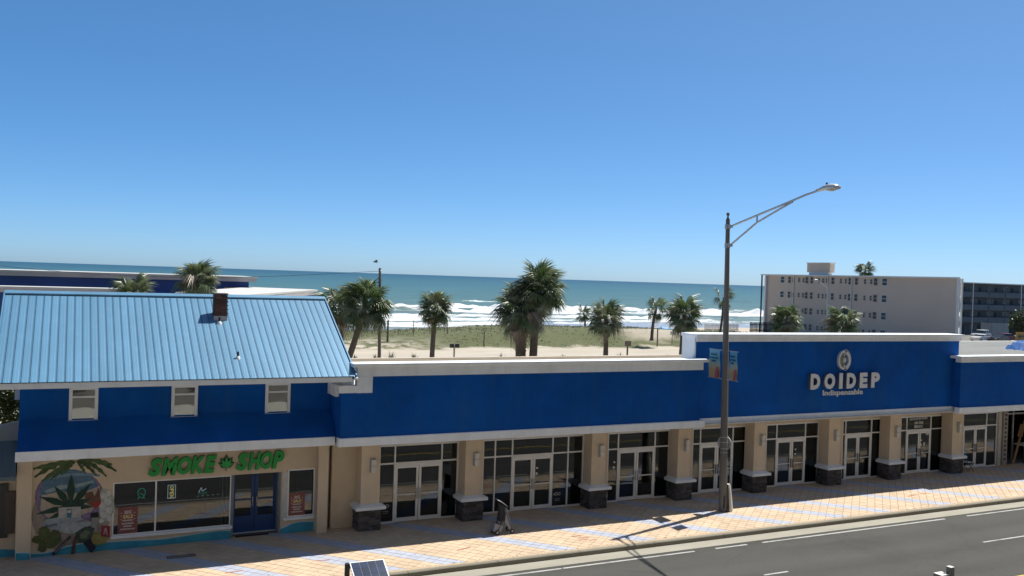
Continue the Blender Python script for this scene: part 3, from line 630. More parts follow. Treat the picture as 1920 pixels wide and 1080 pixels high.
# chimney: bricks on a core
BRICK = mat('chimney_brick', (.15, .075, .06), .9, .2, 6, .3, 60, rnd=.35)
cx0, cx1, cy0, cy1 = 4.46, 4.885, 32.02, 32.445
ch = hp('chimney', MB().box(cx0+.02, cx1-.02, cy0+.02, cy1-.02, 6.95, 8.08), mat('chimney_mortar', (.12, .10, .09), .95))
bme = MB().box(-.5, .5, -.5, .5, -.5, .5).mesh('brick'); bme.materials.append(BRICK)
z = 7.39; r_ = 0
while z < 8.10:
    for side in range(4):
        for k_ in range(2):
            w = (cx1-cx0)/2
            off = (k_+.5)*w+(0.0)
            if side == 0: p, sc = (cx0+off, cy0+.02, z), (w-.012, .05, .056)
            elif side == 1: p, sc = (cx0+off, cy1-.02, z), (w-.012, .05, .056)
            elif side == 2: p, sc = (cx0+.02, cy0+off, z), (.05, w-.012, .056)
            else: p, sc = (cx1-.02, cy0+off, z), (.05, w-.012, .056)
            if r_ % 2: p = (p[0]+(.03 if side < 2 else 0), p[1]+(.03 if side > 1 else 0), p[2])
            o = link('brick', bme, None, ch, Vector(p)-WL[ch]); o.scale = sc
    z += .066; r_ += 1
hp('chimney_flashing', MB().box(cx0-.01, cx1+.01, cy0-.005, cy1+.01, 7.0, 7.36), mat('lead_flashing', (.42, .43, .44), .5, .1, 5), ch)
hp('chimney_crown', MB().box(cx0-.015, cx1+.015, cy0-.015, cy1+.015, 8.09, 8.14), mat('chimney_mortar', (.12, .1, .09)), ch)
for (vx, vy, vz, nm) in ((4.615, 31.87, 7.115, 'vent_pipe'), (4.95, 30.0, 6.10, 'vent_pipe')):
    v_ = hp(nm, MB().tube((vx, vy, vz-.05), (vx, vy, vz+.22), .035, n=10), DARK)
    obj('pipe_boot', MB().ring([(vx, vy, vz-.06), (vx, vy, vz+.02), (vx, vy, vz+.08)], [.10, .075, .045], 12), mat('pipe_boot_white', (.75, .75, .73), .5), v_)
# shop window, sills, door, small window
w = MB(); frame_rect(w, 1.40, 5.0, .44, 2.12, .035, HY-.01, HY+.05); w.box(2.64, 2.69, HY-.012, HY+.05, .475, 2.085)
sw = hp('shop_window', w, ALU)
obj('pane', MB().box(1.435, 2.64, HY+.015, HY+.025, .475, 2.085), GLASS, sw); obj('pane', MB().box(2.69, 4.965, HY+.015, HY+.025, .475, 2.085), GLASS, sw)
obj('sill', MB().box(1.36, 5.06, HY-.09, HY+.06, .355, .438), WHITE, sw)
obj('inner_rail', MB().box(4.72, 4.76, HY+.06, HY+.10, .475, 2.085), ALU, sw); obj('inner_rail', MB().box(4.85, 4.885, HY+.06, HY+.10, .475, 2.085), ALU, sw)
w = MB(); frame_rect(w, 6.88, 7.80, .55, 2.18, .04, HY-.01, HY+.05); sw2 = hp('side_window', w, ALU)
obj('pane', MB().box(6.92, 7.76, HY+.015, HY+.025, .59, 2.14), GLASS, sw2); obj('sill', MB().box(6.74, 7.81, HY-.10, HY+.06, .465, .548), WHITE, sw2)
obj('grey_post', MB().box(6.70, 6.87, HY-.02, HY-.002, .55, 2.1), mat('grey_paint', (.5, .52, .53), .6), sw2)
BDOOR = mat('blue_door_paint', (.012, .055, .20), .45, .1, 2)
for (a, b_, hx) in ((5.13, 5.86, 5.80), (5.88, 6.60, 5.94)):
    d = MB(); frame_rect(d, a, b_, .03, 2.12, .10, 31.42, 31.47); d.box(a+.1, b_-.1, 31.424, 31.466, .13, .58); d.box(a+.1, b_-.1, 31.424, 31.466, 1.12, 1.17)
    D = hp('door', d, BDOOR)
    obj('pane', MB().box(a+.1, b_-.1, 31.44, 31.45, .58, 1.12), GLASS, D); obj('pane', MB().box(a+.1, b_-.1, 31.44, 31.45, 1.17, 2.02), GLASS, D)
    obj('handle', MB().bar((hx, 31.37, 1.0), (hx, 31.37, 1.22), .03).sphere((hx+.01, 31.40, .93), .025, .02, .03, 8, 5), STEEL, D)
hp('threshold', MB().box(5.1, 6.62, 31.3, 31.45, 0, .03), ALU)
# painted wave along the foot of the wall
WAVE = mat('teal_wave_paint', (.035, .27, .40), .6, .2, 3); WAVEL = mat('pale_wave_crest_paint', (.40, .58, .66), .6, .08, 3)
def wave(xs_, y, name='painted_wave'):
    lo = [(x, 0.0) for x, _ in xs_]; hi = [(x, z) for x, z in xs_]; cr = [(x, z+.035) for x, z in xs_]
    hp(name, MB().prism_xz(lo+hi[::-1], y-.004, y-.001), WAVE); hp('painted_crest', MB().prism_xz(hi+cr[::-1], y-.0045, y-.001), WAVEL)
wave([(-.85, .10), (-.5, .08), (-.2, .12), (.1, .22), (.5, .27), (.9, .25), (1.4, .24), (1.9, .23), (2.4, .20), (2.9, .18), (3.3, .2), (3.8, .24), (4.3, .27), (4.7, .28), (5.03, .26)], HY)
wave([(6.67, .16), (6.85, .22), (7.05, .30), (7.3, .34), (7.55, .33), (7.80, .31)], HY)
wave([(-1.25, .22), (-1.1, .21), (-.95, .19), (-.87, .17)], 30.72)

# unseen hotel behind the camera, added and made tall to block sky light
HO = thing('unseen_hotel', 'unseen taupe hotel behind the camera, made tall to block sky light', 'building', (20, -3, 0))
HM = mat('hotel_stucco', (.33, .285, .235), .9, .08, .5)
obj('wall', MB().box(-75, 115, -14, -0.7, 0, 39), HM, HO)
obj('ledge', MB().box(-75.2, 115.2, -0.7, -0.45, 38.6, 39.3), WHITE, HO)
hwm = MB().box(-.9, .9, -.02, .0, 0, 1.5).mesh('window'); hwm.materials.append(mat('hotel_glass', (.02, .026, .03), .1))
for fl in range(12):
    for k_ in range(24):
        x = -70+k_*7.8
        link('window', hwm, None, HO, Vector((x, -0.68, 1.0+fl*3.1))-WL[HO])

PALE = mat('pale_curtain', (.34, .36, .38), .9, .15, 2, stretch=(6, 1, .2)); TEALF = mat('teal_film', (.05, .11, .13), .6, .2, 1)
for (x0, x1, z0, z1, m_, nm) in ((12.95, 13.12, .1, 2.0, PALE, 'curtain'), (26.35, 26.95, .1, 2.05, TEALF, 'window_film'), (30.5, 31.1, .1, 2.05, TEALF, 'window_film'), (34.7, 35.3, .1, 2.05, TEALF, 'window_film'), (24.08, 24.38, .1, 1.4, TEALF, 'window_film'), (36.65, 36.95, .1, 2.05, mat('green_drape', (.045, .055, .03), .9, .4, 4), 'drape'), (38.8, 39.5, .1, 2.05, MATS['green_drape'] if 'green_drape' in MATS else PALE, 'drape'), (41.2, 43.6, .1, 2.7, mat('tan_paper', (.30, .26, .20), .9, .1, 1), 'paper_screen')):
    part(nm, MB().box(x0, x1, YG+.16, YG+.17, z0, z1), m_)
# ------------------------------------------------------------------ signs
tag(obj('door_mat', MB().box(5.2, 6.3, 30.95, 31.25, 0.002, .017), mat('door_mat_rubber', (.02, .02, .022), .95)), 'black rubber mat in front of the blue shop doors', 'mat')
GREEN = mat('green_sign_face', (.012, .30, .055), .45, .08, 4); GREEND = mat('dark_green_sign_side', (.012, .06, .02), .5, .1, 4)
sg = thing('smoke_shop_sign', 'green SMOKE SHOP channel letters with a leaf emblem', 'sign', (4.6, 30.9, 2.25))
def letter_row(parent, word, x0, x1, z0, z1, y, depth, face, side, bold, shear, gap, weights=None):
    wts = [weights.get(c_, 1.0) if weights else 1.0 for c_ in word]; tot = sum(wts); avail = (x1-x0)-gap*(len(word)-1); x = x0
    for c_, wt in zip(word, wts):
        w = avail*wt/tot
        me = fit_mesh(text_mesh('letter', c_, 1.0, bold, depth, shear), x, x+w+(.08 if shear else 0), z0, z1, y)
        o = world_mesh_part('letter', me, side, parent)
        me.materials.append(face)
        for p in me.polygons: p.material_index = 1 if p.normal.y < -.9 else 0
        x += w+gap
letter_row(sg, 'SMOKE', 2.41, 4.43, 2.26, 2.84, 30.895, .10, GREEN, GREEND, .056, .22, .05, {'M': 1.2, 'S': .95, 'E': .9})
letter_row(sg, 'SHOP', 5.13, 6.64, 2.27, 2.86, 30.895, .10, GREEN, GREEND, .056, .22, .05, {})
def blade(cx, cz, ang, L, w, n_=7):
    d = Vector((sin(ang), cos(ang))); s_ = Vector((d.y, -d.x)); pts = []
    prof = [(0, .05), (.25, .55), (.5, 1), (.72, .62), (1, 0)]
    lft = [(Vector((cx, cz))+d*L*t+s_*w*k_) for t, k_ in prof]; rgt = [(Vector((cx, cz))+d*L*t-s_*w*k_) for t, k_ in prof[-2::-1]]
    return [(p.x, p.y) for p in lft+rgt]
lv = [(0, .33, .045), (-.62, .29, .042), (.62, .29, .042), (-1.15, .24, .036), (1.15, .24, .036), (-1.75, .15, .026), (1.75, .15, .026)]
be = MB(); fe = MB()
for a, L, w in lv:
    be.prism_xz(blade(4.82, 2.44, a, L*1.17, w*1.9), 30.84, 30.895); fe.prism_xz(blade(4.82, 2.44, a, L, w), 30.825, 30.839)
be.box(4.805, 4.835, 30.842, 30.894, 2.28, 2.46); fe.box(4.812, 4.828, 30.826, 30.838, 2.30, 2.46)
obj('leaf_back', be, mat('dark_leaf_back', (.008, .03, .012), .5), sg); obj('leaf_emblem', fe, mat('leaf_emblem_green', (.03, .42, .10), .45), sg)

SILV = mat('silver_sign_face', (.64, .65, .68), .4, .06, 5, metal=.2); SILVD = mat('sign_return_grey', (.10, .12, .16), .4, .1, 5)
sd = thing('store_sign', 'silver DOIDEP Indispensable letters and round emblem on the raised parapet', 'sign', (31.26, 29.70, 4.26))
letter_row(sd, 'DOIDEP', 29.206, 33.421, 4.522, 5.218, 29.695, .16, SILV, SILVD, .062, 0.0, .24, {'I': .38, 'O': 1.15, 'E': .85, 'P': .95})
ib = fit_mesh(text_mesh('tagline', 'Indispensable', 1, .022, .03), 30.083, 32.524, 4.149, 4.462, 29.695); world_mesh_part('tagline_lettering', ib, SILV, sd)
def arc_poly(cx, cz, ro, ri, a0, a1, n_=20, sx=.85):
    o_ = [(cx+sx*ro*cos(a0+(a1-a0)*i/n_), cz+ro*sin(a0+(a1-a0)*i/n_)) for i in range(n_+1)]
    i_ = [(cx+sx*ri*cos(a0+(a1-a0)*i/n_), cz+ri*sin(a0+(a1-a0)*i/n_)) for i in range(n_, -1, -1)]
    return o_+i_
def strip(mb, poly, y0, y1):
    n_ = len(poly)//2
    for i in range(n_-1): mb.prism_xz([poly[i], poly[i+1], poly[2*n_-2-i], poly[2*n_-1-i]], y0, y1)
    return mb
ex, ez_ = 31.243, 5.793
obj('emblem_rim', strip(MB(), arc_poly(ex, ez_, .44, .35, R(95), R(265)), 29.58, 29.695), SILV, sd)
obj('emblem_rim', strip(MB(), arc_poly(ex, ez_, .42, .29, R(-72), R(72)), 29.58, 29.695), SILV, sd)
obj('emblem_outline', strip(MB(), arc_poly(ex+.03, ez_, .50, .475, R(-80), R(80)), 29.65, 29.695), SILV, sd)
obj('emblem_half_disc', strip(MB(), arc_poly(ex, ez_, .345, .02, R(95), R(265)), 29.63, 29.695), mat('emblem_olive', (.22, .25, .16), .4, .1, 6), sd)
st = MB()
for i in range(12):
    a = 2*pi*i/12; st.prism_xz([(ex+.16*cos(a)*.85, ez_+.16*sin(a)), (ex+.06*cos(a+.26)*.85, ez_+.06*sin(a+.26)), (ex, ez_), (ex+.06*cos(a-.26)*.85, ez_+.06*sin(a-.26))], 29.575+.0007*i, 29.628)
obj('emblem_star', st, SILV, sd)
obj('emblem_needle', MB().prism_xz([(ex-.03, 6.25), (ex+.015, 6.25), (ex+.02, 5.97), (ex-.01, 5.95)], 29.59, 29.695).prism_xz([(ex-.02, 5.59), (ex+.02, 5.59), (ex+.03, 5.39), (ex-.04, 5.37)], 29.59, 29.695), SILV, sd)

# BIG SALE posters inside the glass
RED = mat('sale_poster_red', (.23, .085, .08), .7, .12, 4); LETW = mat('poster_lettering', (.50, .48, .46), .7, .05); LETY = mat('poster_yellow_lettering', (.75, .62, .28), .7, .05)
def sale_poster(x0, x1, z0, z1, label):
    y = 30.895
    t = thing('sale_poster', label, 'poster', ((x0+x1)/2, y, z0), 'sale posters in the smoke shop windows')
    obj('sheet', MB().box(x0, x1, y+.0, y+.004, z0, z1), RED, t)
    w, h = x1-x0, z1-z0
    world_mesh_part('headline', fit_mesh(text_mesh('h', 'BIG', 1, .05, .004), x0+w*.33, x0+w*.68, z0+h*.74, z0+h*.87, y-.0005), LETW, t)
    world_mesh_part('headline', fit_mesh(text_mesh('h', 'SALE', 1, .03, .004), x0+w*.26, x0+w*.76, z0+h*.57, z0+h*.71, y-.0005), LETY, t)
    mb = MB()
    for (a, b_, zz) in ((.24, .74, .47), (.2, .8, .35), (.28, .72, .25), (.14, .86, .14)):
        u = a
        while u < b_: s_ = random.uniform(.03, .07); mb.box(x0+w*u, x0+w*min(b_, u+s_), y-.003, y, z0+h*zz, z0+h*(zz+.055)); u += s_+.012
    obj('small_print', mb, LETW, t)
    mb = MB()
    for sgn, cx in ((-1, x0+w*.13), (1, x0+w*.87)):
        for q, zz in enumerate((.55, .66, .76)):
            mb.bar((cx, y-.0015, z0+h*zz), (cx+sgn*-.05*cos(.5-q*.5), y-.0015, z0+h*(zz+.03*(q-1))), .02, .003, (0, 1, 0))
    obj('burst_marks', mb, LETW, t)
sale_poster(1.56, 2.14, .48, 1.32, 'red BIG SALE poster in the wide shop window by the mural')
sale_poster(6.94, 7.48, .58, 1.37, 'red BIG SALE poster in the small window right of the blue doors')
# OPEN sign and neon shapes in the shop window
os_ = thing('open_sign', 'lit yellow OPEN sign with white frame hanging in the shop window', 'sign', (3.15, 30.96, 1.7))
obj('panel', MB().box(3.03, 3.26, 30.955, 30.975, 1.49, 1.91), DARK, os_)
fr = MB(); frame_rect(fr, 3.02, 3.27, 1.48, 1.92, .018, 30.94, 30.954); obj('light_frame', fr, emit('white_neon', (.85, .88, .95), .75), os_)
for i, c_ in enumerate('OPEN'):
    me = text_mesh('letter', c_, 1, .03, .006); me.transform(Matrix.Rotation(pi/2, 4, 'Y'))
    fit_mesh(me, 3.085, 3.215, 1.80-i*.097, 1.885-i*.097, 30.952); world_mesh_part('letter', me, emit('yellow_neon', (1.0, .72, .22), 1.0), os_)
ns = thing('neon_sign', 'green neon character-free loop sign hanging left of the shop window mullion', 'sign', (2.24, 30.95, 1.7))
ns['label'] = 'green neon loop sign hanging left of the shop window mullion'
pts = [(2.13+.11+.11*cos(a)*(1+.1*sin(3*a)), 30.95, 1.72+.155*sin(a)) for a in [2*pi*i/18 for i in range(19)]]
obj('neon_tube', MB().path(pts, [.011]*19, 6).path([(2.16, 30.95, 1.60), (2.13, 30.95, 1.53)], [.01, .01], 6).path([(2.30, 30.95, 1.60), (2.33, 30.95, 1.53), (2.29, 30.95, 1.66), (2.2, 30.95, 1.72)], [.01]*4, 6), emit('green_neon', (.08, .55, .38), .55), ns)
obj('backing', MB().sphere((2.24, 30.965, 1.72), .10, .004, .14, 12, 6), mat('neon_backing', (.02, .14, .09), .5), ns)
n2 = thing('neon_display', 'small white and green neon display above a row of lights in the shop window', 'sign', (4.1, 30.97, 1.5))
obj('neon_tube', MB().path([(3.98, 30.96, 1.60), (4.06, 30.96, 1.76), (4.10, 30.96, 1.64), (4.22, 30.96, 1.72)], [.012]*4, 6), emit('white_neon', (.85, .88, .95), .6), n2)
obj('base', MB().prism_xz([(3.97, 1.53), (4.24, 1.53), (4.26, 1.62), (4.0, 1.60)], 30.96, 30.97), emit('dim_green_neon', (.03, .22, .12), .4), n2)
lt = MB()
for i in range(6): lt.box(3.92+i*.16, 3.99+i*.16, 30.962, 30.972, 1.475+i*.004, 1.49+i*.004)
obj('light_strip', lt, emit('cool_strip', (.6, .75, .7), .45), n2)
# shelves and goods inside the shop
for i, (x, z, cc) in enumerate(((3.75, .85, (.10, .18, .28)), (4.3, .95, (.14, .22, .32)))):
    tag(obj('goods_box', MB().box(x, x+.28, 31.5, 31.7, z-.2, z+.12), mat('goods_box_%d' % i, cc, .6)), ('blue packaged box on the shop counter nearer the mullion', 'blue packaged box on the shop counter nearer the doors')[i], 'box')
tag(obj('shop_counter', MB().box(2.8, 4.7, 31.45, 31.9, .02, .648), mat('counter_wood', (.10, .075, .05), .6)), 'dark counter behind the wide smoke shop window', 'counter')
# window lettering
vl = thing('window_lettering', 'white ON THE BEACH lettering over the seventh storefront doors', 'lettering', (37.85, 30.97, 2.2))
LW = mat('vinyl_lettering', (.70, .70, .68), .6, .05)
mb = MB(); u = 37.2
while u < 38.4: s_ = random.uniform(.06, .10); mb.box(u, u+s_, 30.968, 30.972, 2.62+(u-37.2)*.03, 2.73+(u-37.2)*.03); u += s_+.03
obj('faint_line', mb, mat('faint_vinyl', (.38, .38, .36), .6), vl)
world_mesh_part('lettering', fit_mesh(text_mesh('t', 'ON THE', 1, .03, .004), 37.55, 38.15, 2.42, 2.55, 30.972), LW, vl)
world_mesh_part('lettering', fit_mesh(text_mesh('t', 'BEACH', 1, .03, .004), 37.55, 38.12, 2.24, 2.37, 30.972), LW, vl)
for (x, z, w_, h_, nm, lab) in ((38.35, 1.85, .32, .22, 'notice', 'pale notice at the top of the seventh storefront door'), (38.18, 1.30, .16, .2, 'notice', 'small white notice at handle height on the seventh storefront door')):
    tag(obj(nm, MB().box(x, x+w_, YG+.030, YG+.0335, z, z+h_), mat('paper', (.5, .5, .47), .8)), lab, 'notice')
for (x, z, lab) in ((10.42, .62, 'white looped decal low in the first storefront sidelight'), (17.5, .52, 'white looped decal low in the second storefront sidelight')):
    d = thing('window_decal', lab, 'decal', (x, 30.96, z), 'looped decals')
    mb = MB()
    for cx in (-.06, .07):
        mb.path([(x+cx+.06*cos(2*pi*i/10), 30.968, z+.05*sin(2*pi*i/10)) for i in range(11)], [.008]*11, 5)
    mb.path([(x-.13, 30.968, z+.03), (x-.17, 30.968, z-.0), (x-.13, 30.968, z-.06)], [.008]*3, 5)
    obj('loops', mb, LW, d); obj('small_line', MB().box(x-.12, x+.12, 30.966, 30.969, z-.2, z-.185).box(x-.1, x+.1, 30.966, 30.969, z-.26, z-.247), mat('faint_vinyl', (.38, .38, .36)), d)
for fi, (x, lab) in enumerate(((16.50, 'two white stickers on the right door of the second storefront'), (20.08, 'two white stickers in the left sidelight of the third storefront'), (29.78, 'two white stickers on the right door of the fifth storefront'), (38.0, 'two white stickers on the right door of the seventh storefront'))):
    yy0 = YG+.012 if fi != 1 else YG+.05
    t = thing('door_stickers', lab, 'stickers', (x, yy0, 1.36), 'stickers')
    obj('sticker', MB().box(x, x+.08, yy0, yy0+.0035, 1.58, 1.65), LW, t); obj('sticker', MB().box(x-.02, x+.07, yy0, yy0+.0035, 1.36, 1.44), LW, t)

# ------------------------------------------------------------------ wall mural
mu = thing('wall_mural', 'tropical leaf and ocean mural painted on the beige wall left of the shop window', 'mural', (.3, 30.9, 0))
lay = [0]
def mz(zx, zy): return (-1.2071+.0031796*zx+.0000867*zy, 3.4139-.00027085*zx-.00354787*zy)
def mpoly(name, pts, col, var=.25, raw=False):
    lay[0] += 1; y = 30.9-.0012*lay[0]
    p2 = pts if raw else [mz(*p) for p in pts]
    col = tuple(c_*.8 for c_ in col)
    mm = mat('mural_%s_%d' % (name, lay[0]), col, .8, var, 9.0, dirt=.5, dirtcol=tuple(min(1, c_*1.6+.03) for c_ in col))
    obj(name, MB().prism_xz(p2, y, 30.8995), mm, mu)
def ell(cx, cy, rx, ry, n_=22, jag=0.0, a0=0, a1=2*pi, rnd_=random.Random(2)):
    return [(cx+rx*cos(a0+(a1-a0)*i/n_)*(1+rnd_.uniform(-jag, jag)), cy+ry*sin(a0+(a1-a0)*i/n_)*(1+rnd_.uniform(-jag, jag))) for i in range(n_)]
mpoly('painted_ground', ell(440, 600, 350, 330, 26, .03), (.36, .31, .27))
mpoly('painted_ring', ell(430, 440, 310, 250, 26, .02), (.25, .18, .33))
mpoly('painted_sea', ell(430, 400, 265, 215, 26, .02), (.10, .20, .31))
mpoly('painted_sand', [(180, 420), (330, 385), (520, 400), (690, 330), (690, 450), (610, 560), (430, 620), (240, 620), (165, 540)], (.50, .43, .36))
mpoly('painted_surf', [(200, 380), (330, 330), (470, 320), (620, 285), (640, 300), (500, 345), (360, 360), (220, 400)], (.30, .40, .47))
mpoly('painted_surf', [(240, 260), (360, 230), (560, 215), (690, 230), (690, 250), (560, 240), (360, 255), (250, 280)], (.22, .34, .45))
gr = random.Random(8)
def jag_strip(x0, x1, ytop, ydeep, n_):
    top = [(x0+(x1-x0)*i/n_, ytop[0]+(ytop[1]-ytop[0])*i/n_) for i in range(n_+1)]
    bot = []
    for i in range(n_, -1, -1):
        x = x0+(x1-x0)*i/n_; bot += [(x+8, ytop[0]+(ytop[1]-ytop[0])*i/n_+gr.uniform(.25, .5)*ydeep), (x-10, ytop[0]+(ytop[1]-ytop[0])*i/n_+gr.uniform(.7, 1.1)*ydeep)]
    return top+bot
def curved(p0, p1, sag, w, k_=9):
    a, b_ = Vector(p0), Vector(p1); pts = [a.lerp(b_, t/k_)+Vector((0, -sag*sin(pi*t/k_))) for t in range(k_+1)]; up_p, lo_p = [], []
    for t, p in enumerate(pts):
        d = (pts[min(t+1, k_)]-pts[max(t-1, 0)]).normalized(); nn = Vector((-d.y, d.x)); ww = w*sin(pi*(t+.6)/(k_+1.2))**.7*(1.0 if t % 2 else .55)
        up_p.append(p+nn*ww*.6); lo_p.append(p-nn*ww)
    return [(max(95, min(850, p.x)), max(92 if p.x > 500 else 108, p.y)) for p in up_p+lo_p[::-1]]
for (p0, p1, sg_, w_, cc) in (((470, 118), (118, 262), 40, 34, (.05, .10, .04)), ((460, 122), (175, 300), 20, 30, (.075, .13, .05)), ((455, 118), (105, 190), 10, 32, (.09, .15, .06)), ((450, 120), (250, 285), 10, 26, (.06, .11, .045)),
                              ((490, 112), (838, 200), 40, 34, (.05, .09, .045)), ((500, 112), (748, 248), 30, 30, (.065, .12, .05)), ((500, 108), (800, 140), 12, 30, (.085, .14, .06)), ((495, 115), (660, 240), 15, 26, (.055, .10, .045)), ((480, 115), (560, 225), 8, 22, (.07, .12, .05)), ((470, 118), (350, 240), 8, 22, (.07, .12, .05))):
    mpoly('painted_frond', curved(p0, p1, sg_, w_), cc, .4)
mpoly('painted_flowers', ell(745, 500, 75, 150, 22, .16), (.46, .48, .45), .35)
for (cx, cy, r_) in ((720, 420, 32), (765, 395, 30), (760, 470, 34), (715, 510, 30), (770, 545, 32), (725, 590, 34), (775, 620, 28), (700, 640, 26)):
    mpoly('painted_blossom', ell(cx, cy, r_, r_*.9, 9, .2), (.62, .64, .62), .2)
mpoly('painted_flower', [(560, 400), (620, 380), (640, 430), (680, 345), (690, 400), (700, 470), (650, 530), (600, 500), (555, 470)], (.17, .085, .065))
mpoly('painted_flower', [(625, 480), (660, 470), (705, 470), (690, 500), (650, 530)], (.42, .05, .05))
c0 = mz(430, 510)
for a, L, w in ((0.0, .98, .12), (-.62, .80, .10), (.70, .86, .10), (-1.18, .92, .10), (1.25, .64, .085), (-1.75, .95, .085), (1.7, .62, .08), (-2.15, .9, .06)):
    mpoly('painted_leaf', blade(c0[0], c0[1], a, L, w), (.022, .062, .045), .4, True)
mpoly('painted_leaf', ell(440, 495, 95, 40, 14, .1), (.022, .062, .045), .4)
mpoly('painted_haze', ell(400, 660, 210, 62, 20, .12), (.34, .40, .42), .3)
mpoly('painted_panel', [(325, 522), (520, 512), (520, 610), (325, 612)], (.48, .47, .46))
mpoly('painted_panel', [(395, 535), (438, 533), (440, 608), (398, 609)], (.06, .20, .28)); mpoly('painted_panel', [(402, 545), (432, 544), (432, 566), (402, 567)], (.6, .6, .58))
mpoly('painted_stroke', [(210, 675), (320, 655), (310, 680), (220, 695)], (.16, .17, .24)); mpoly('painted_stroke', [(470, 640), (590, 620), (590, 640), (480, 655)], (.22, .18, .25)); mpoly('painted_stroke', [(330, 685), (440, 670), (430, 690), (340, 700)], (.15, .14, .2))
mpoly('painted_cloud', ell(440, 710, 110, 40, 18, .2), (.42, .46, .47), .35)
for (cx, cy, rx, ry) in ((205, 740, 45, 60), (150, 800, 55, 35), (285, 790, 60, 60), (185, 865, 40, 50), (250, 850, 40, 30)):
    mpoly('painted_foliage', ell(cx, cy, rx, ry, 12, .18), (.10, .125, .045), .35)
mpoly('painted_foliage', ell(680, 800, 80, 50, 14, .2), (.30, .27, .09), .35)
mpoly('painted_jar', [(618, 610), (668, 608), (672, 730), (610, 740)], (.30, .32, .30)); mpoly('painted_jar_lid', [(607, 572), (675, 567), (676, 606), (608, 610)], (.02, .022, .03))
mpoly('painted_box', [(705, 685), (782, 690), (778, 785), (700, 775)], (.30, .04, .06)); mpoly('painted_box_mark', [(735, 700), (750, 700), (762, 765), (750, 765), (742, 720), (730, 760), (720, 758)], (.5, .35, .36))
mpoly('painted_tool', [(265, 925), (420, 770), (437, 780), (285, 940)], (.035, .035, .045)); mpoly('painted_tool_tip', [(290, 905), (395, 805), (402, 812), (300, 915)], (.20, .18, .18))
mpoly('painted_handle', [(428, 955), (450, 830), (470, 775), (480, 780), (470, 870), (465, 960)], (.12, .055, .05))
mpoly('painted_bottle', [(470, 740), (560, 690), (645, 700), (600, 790), (555, 830), (500, 830)], (.06, .085, .075), .5); mpoly('painted_bottle_base', [(540, 830), (600, 790), (652, 880), (612, 922)], (.022, .025, .04))
mpoly('painted_bottle_mark', [(510, 760), (560, 720), (600, 730), (570, 790), (520, 800)], (.16, .19, .12))

# ------------------------------------------------------------------ street light with banners
POLEC = mat('weathered_concrete_pole', (.165, .155, .14), .9, .14, 2.5, .2, 50, dirt=.35, dirtcol=(.10, .09, .078), stretch=(1, 1, .25))
PX, PY, PT = 23.54, 28.27, 23.28
def pc(z): return (PX+(PT-PX)*z/11.85, PY, z)
SLT = thing('street_light', 'tall grey concrete street light with a long truss arm over the road', 'street light', (PX, PY, 0))
obj('pole', MB().ring([pc(0), pc(.9), pc(3), pc(6), pc(9), pc(11.55), pc(11.60)], [.165, .16, .142, .122, .102, .08, .072], 10), POLEC, SLT)
obj('finial', MB().ring([pc(11.6), pc(11.66), pc(11.7)], [.05, .04, .03], 8).sphere(pc(11.78), .068, .068, .08, 10, 6), POLEC, SLT)
for z in (11.29, 10.55):
    obj('clamp', MB().ring([pc(z-.09), pc(z+.09)], [.115, .115], 12).box(pc(z)[0]-.06, pc(z)[0]+.06, PY-.24, PY-.1, z-.05, z+.05), STEEL, SLT)
xa = PT+.02
obj('arm', MB().path([(xa, PY-.15, 11.29), (xa, 26.6, 11.66), (xa, 24.9, 12.07), (xa, 24.1, 12.27), (xa, 23.5, 12.38)], [.042, .042, .04, .038, .036], 8), STEEL, SLT)
obj('brace', MB().path([(xa, PY-.17, 10.55), (xa, 26.6, 11.39), (xa, 25.3, 11.87), (xa, 24.75, 12.06)], [.036]*4, 8), STEEL, SLT)
obj('strut', MB().tube((xa, 26.6, 11.39), (xa, 26.6, 11.66), .03, n=8), STEEL, SLT)
def lumi():
    secs = [(23.62, 12.38, .05, .05, .05), (23.4, 12.40, .09, .09, .06), (23.2, 12.43, .15, .12, .08), (22.95, 12.44, .17, .13, .10), (22.72, 12.43, .16, .11, .09), (22.6, 12.42, .10, .06, .06)]
    q = MB(); k_ = 12; vs = []
    for (y, z, w, u_, d_) in secs:
        for i in range(k_):
            a = 2*pi*i/k_; vs.append((xa+w*cos(a), y, z+(u_ if sin(a) > 0 else d_)*sin(a)))
    q.add(vs, [(j*k_+i, j*k_+(i+1) % k_, (j+1)*k_+(i+1) % k_, (j+1)*k_+i) for j in range(len(secs)-1) for i in range(k_)]+[tuple(range(k_)), tuple(range((len(secs)-1)*k_, len(secs)*k_))])
    return q
lh = obj('lamp_head', lumi(), mat('lamp_head_grey', (.50, .51, .52), .35, .08, 6, metal=.3), SLT, True)
obj('photocell', MB().tube((xa, 23.15, 12.53), (xa, 23.15, 12.62), .035, n=8), DARK, lh); obj('lens', MB().sphere((xa, 22.92, 12.355), .12, .2, .05, 12, 6), mat('lamp_lens', (.5, .5, .46), .2), lh)
for z in (2.35, 2.5, 2.75, 2.95): obj('strap', MB().ring([pc(z-.015), pc(z+.015)], [.15, .15], 12), STEEL, SLT)
obj('round_plate', MB().tube((PX+.08, PY+.15, 2.68), (PX+.14, PY+.18, 2.68), .29, n=20), mat('round_plate_grey', (.30, .31, .33), .5, .1, 5), SLT)
obj('access_cover', MB().box(PX-.09, PX-.03, PY-.175, PY-.14, .15, .65), DARK, SLT)
sh = MB(); n_ = 9; vs = []
for (z, r0) in ((0, .36), (.5, .30), (.95, .23), (1.08, .19)):
    for i in range(n_):
        a = R(-80)+R(160)*i/(n_-1); rr_ = r0*(1+.05*(i % 2)); vs.append((PX+.06+rr_*cos(a), PY+.0+rr_*.62*sin(a)-.05, z))
sh.add(vs, [(j*n_+i, j*n_+i+1, (j+1)*n_+i+1, (j+1)*n_+i) for j in range(3) for i in range(n_-1)]+[tuple(range(3*n_, 4*n_))])
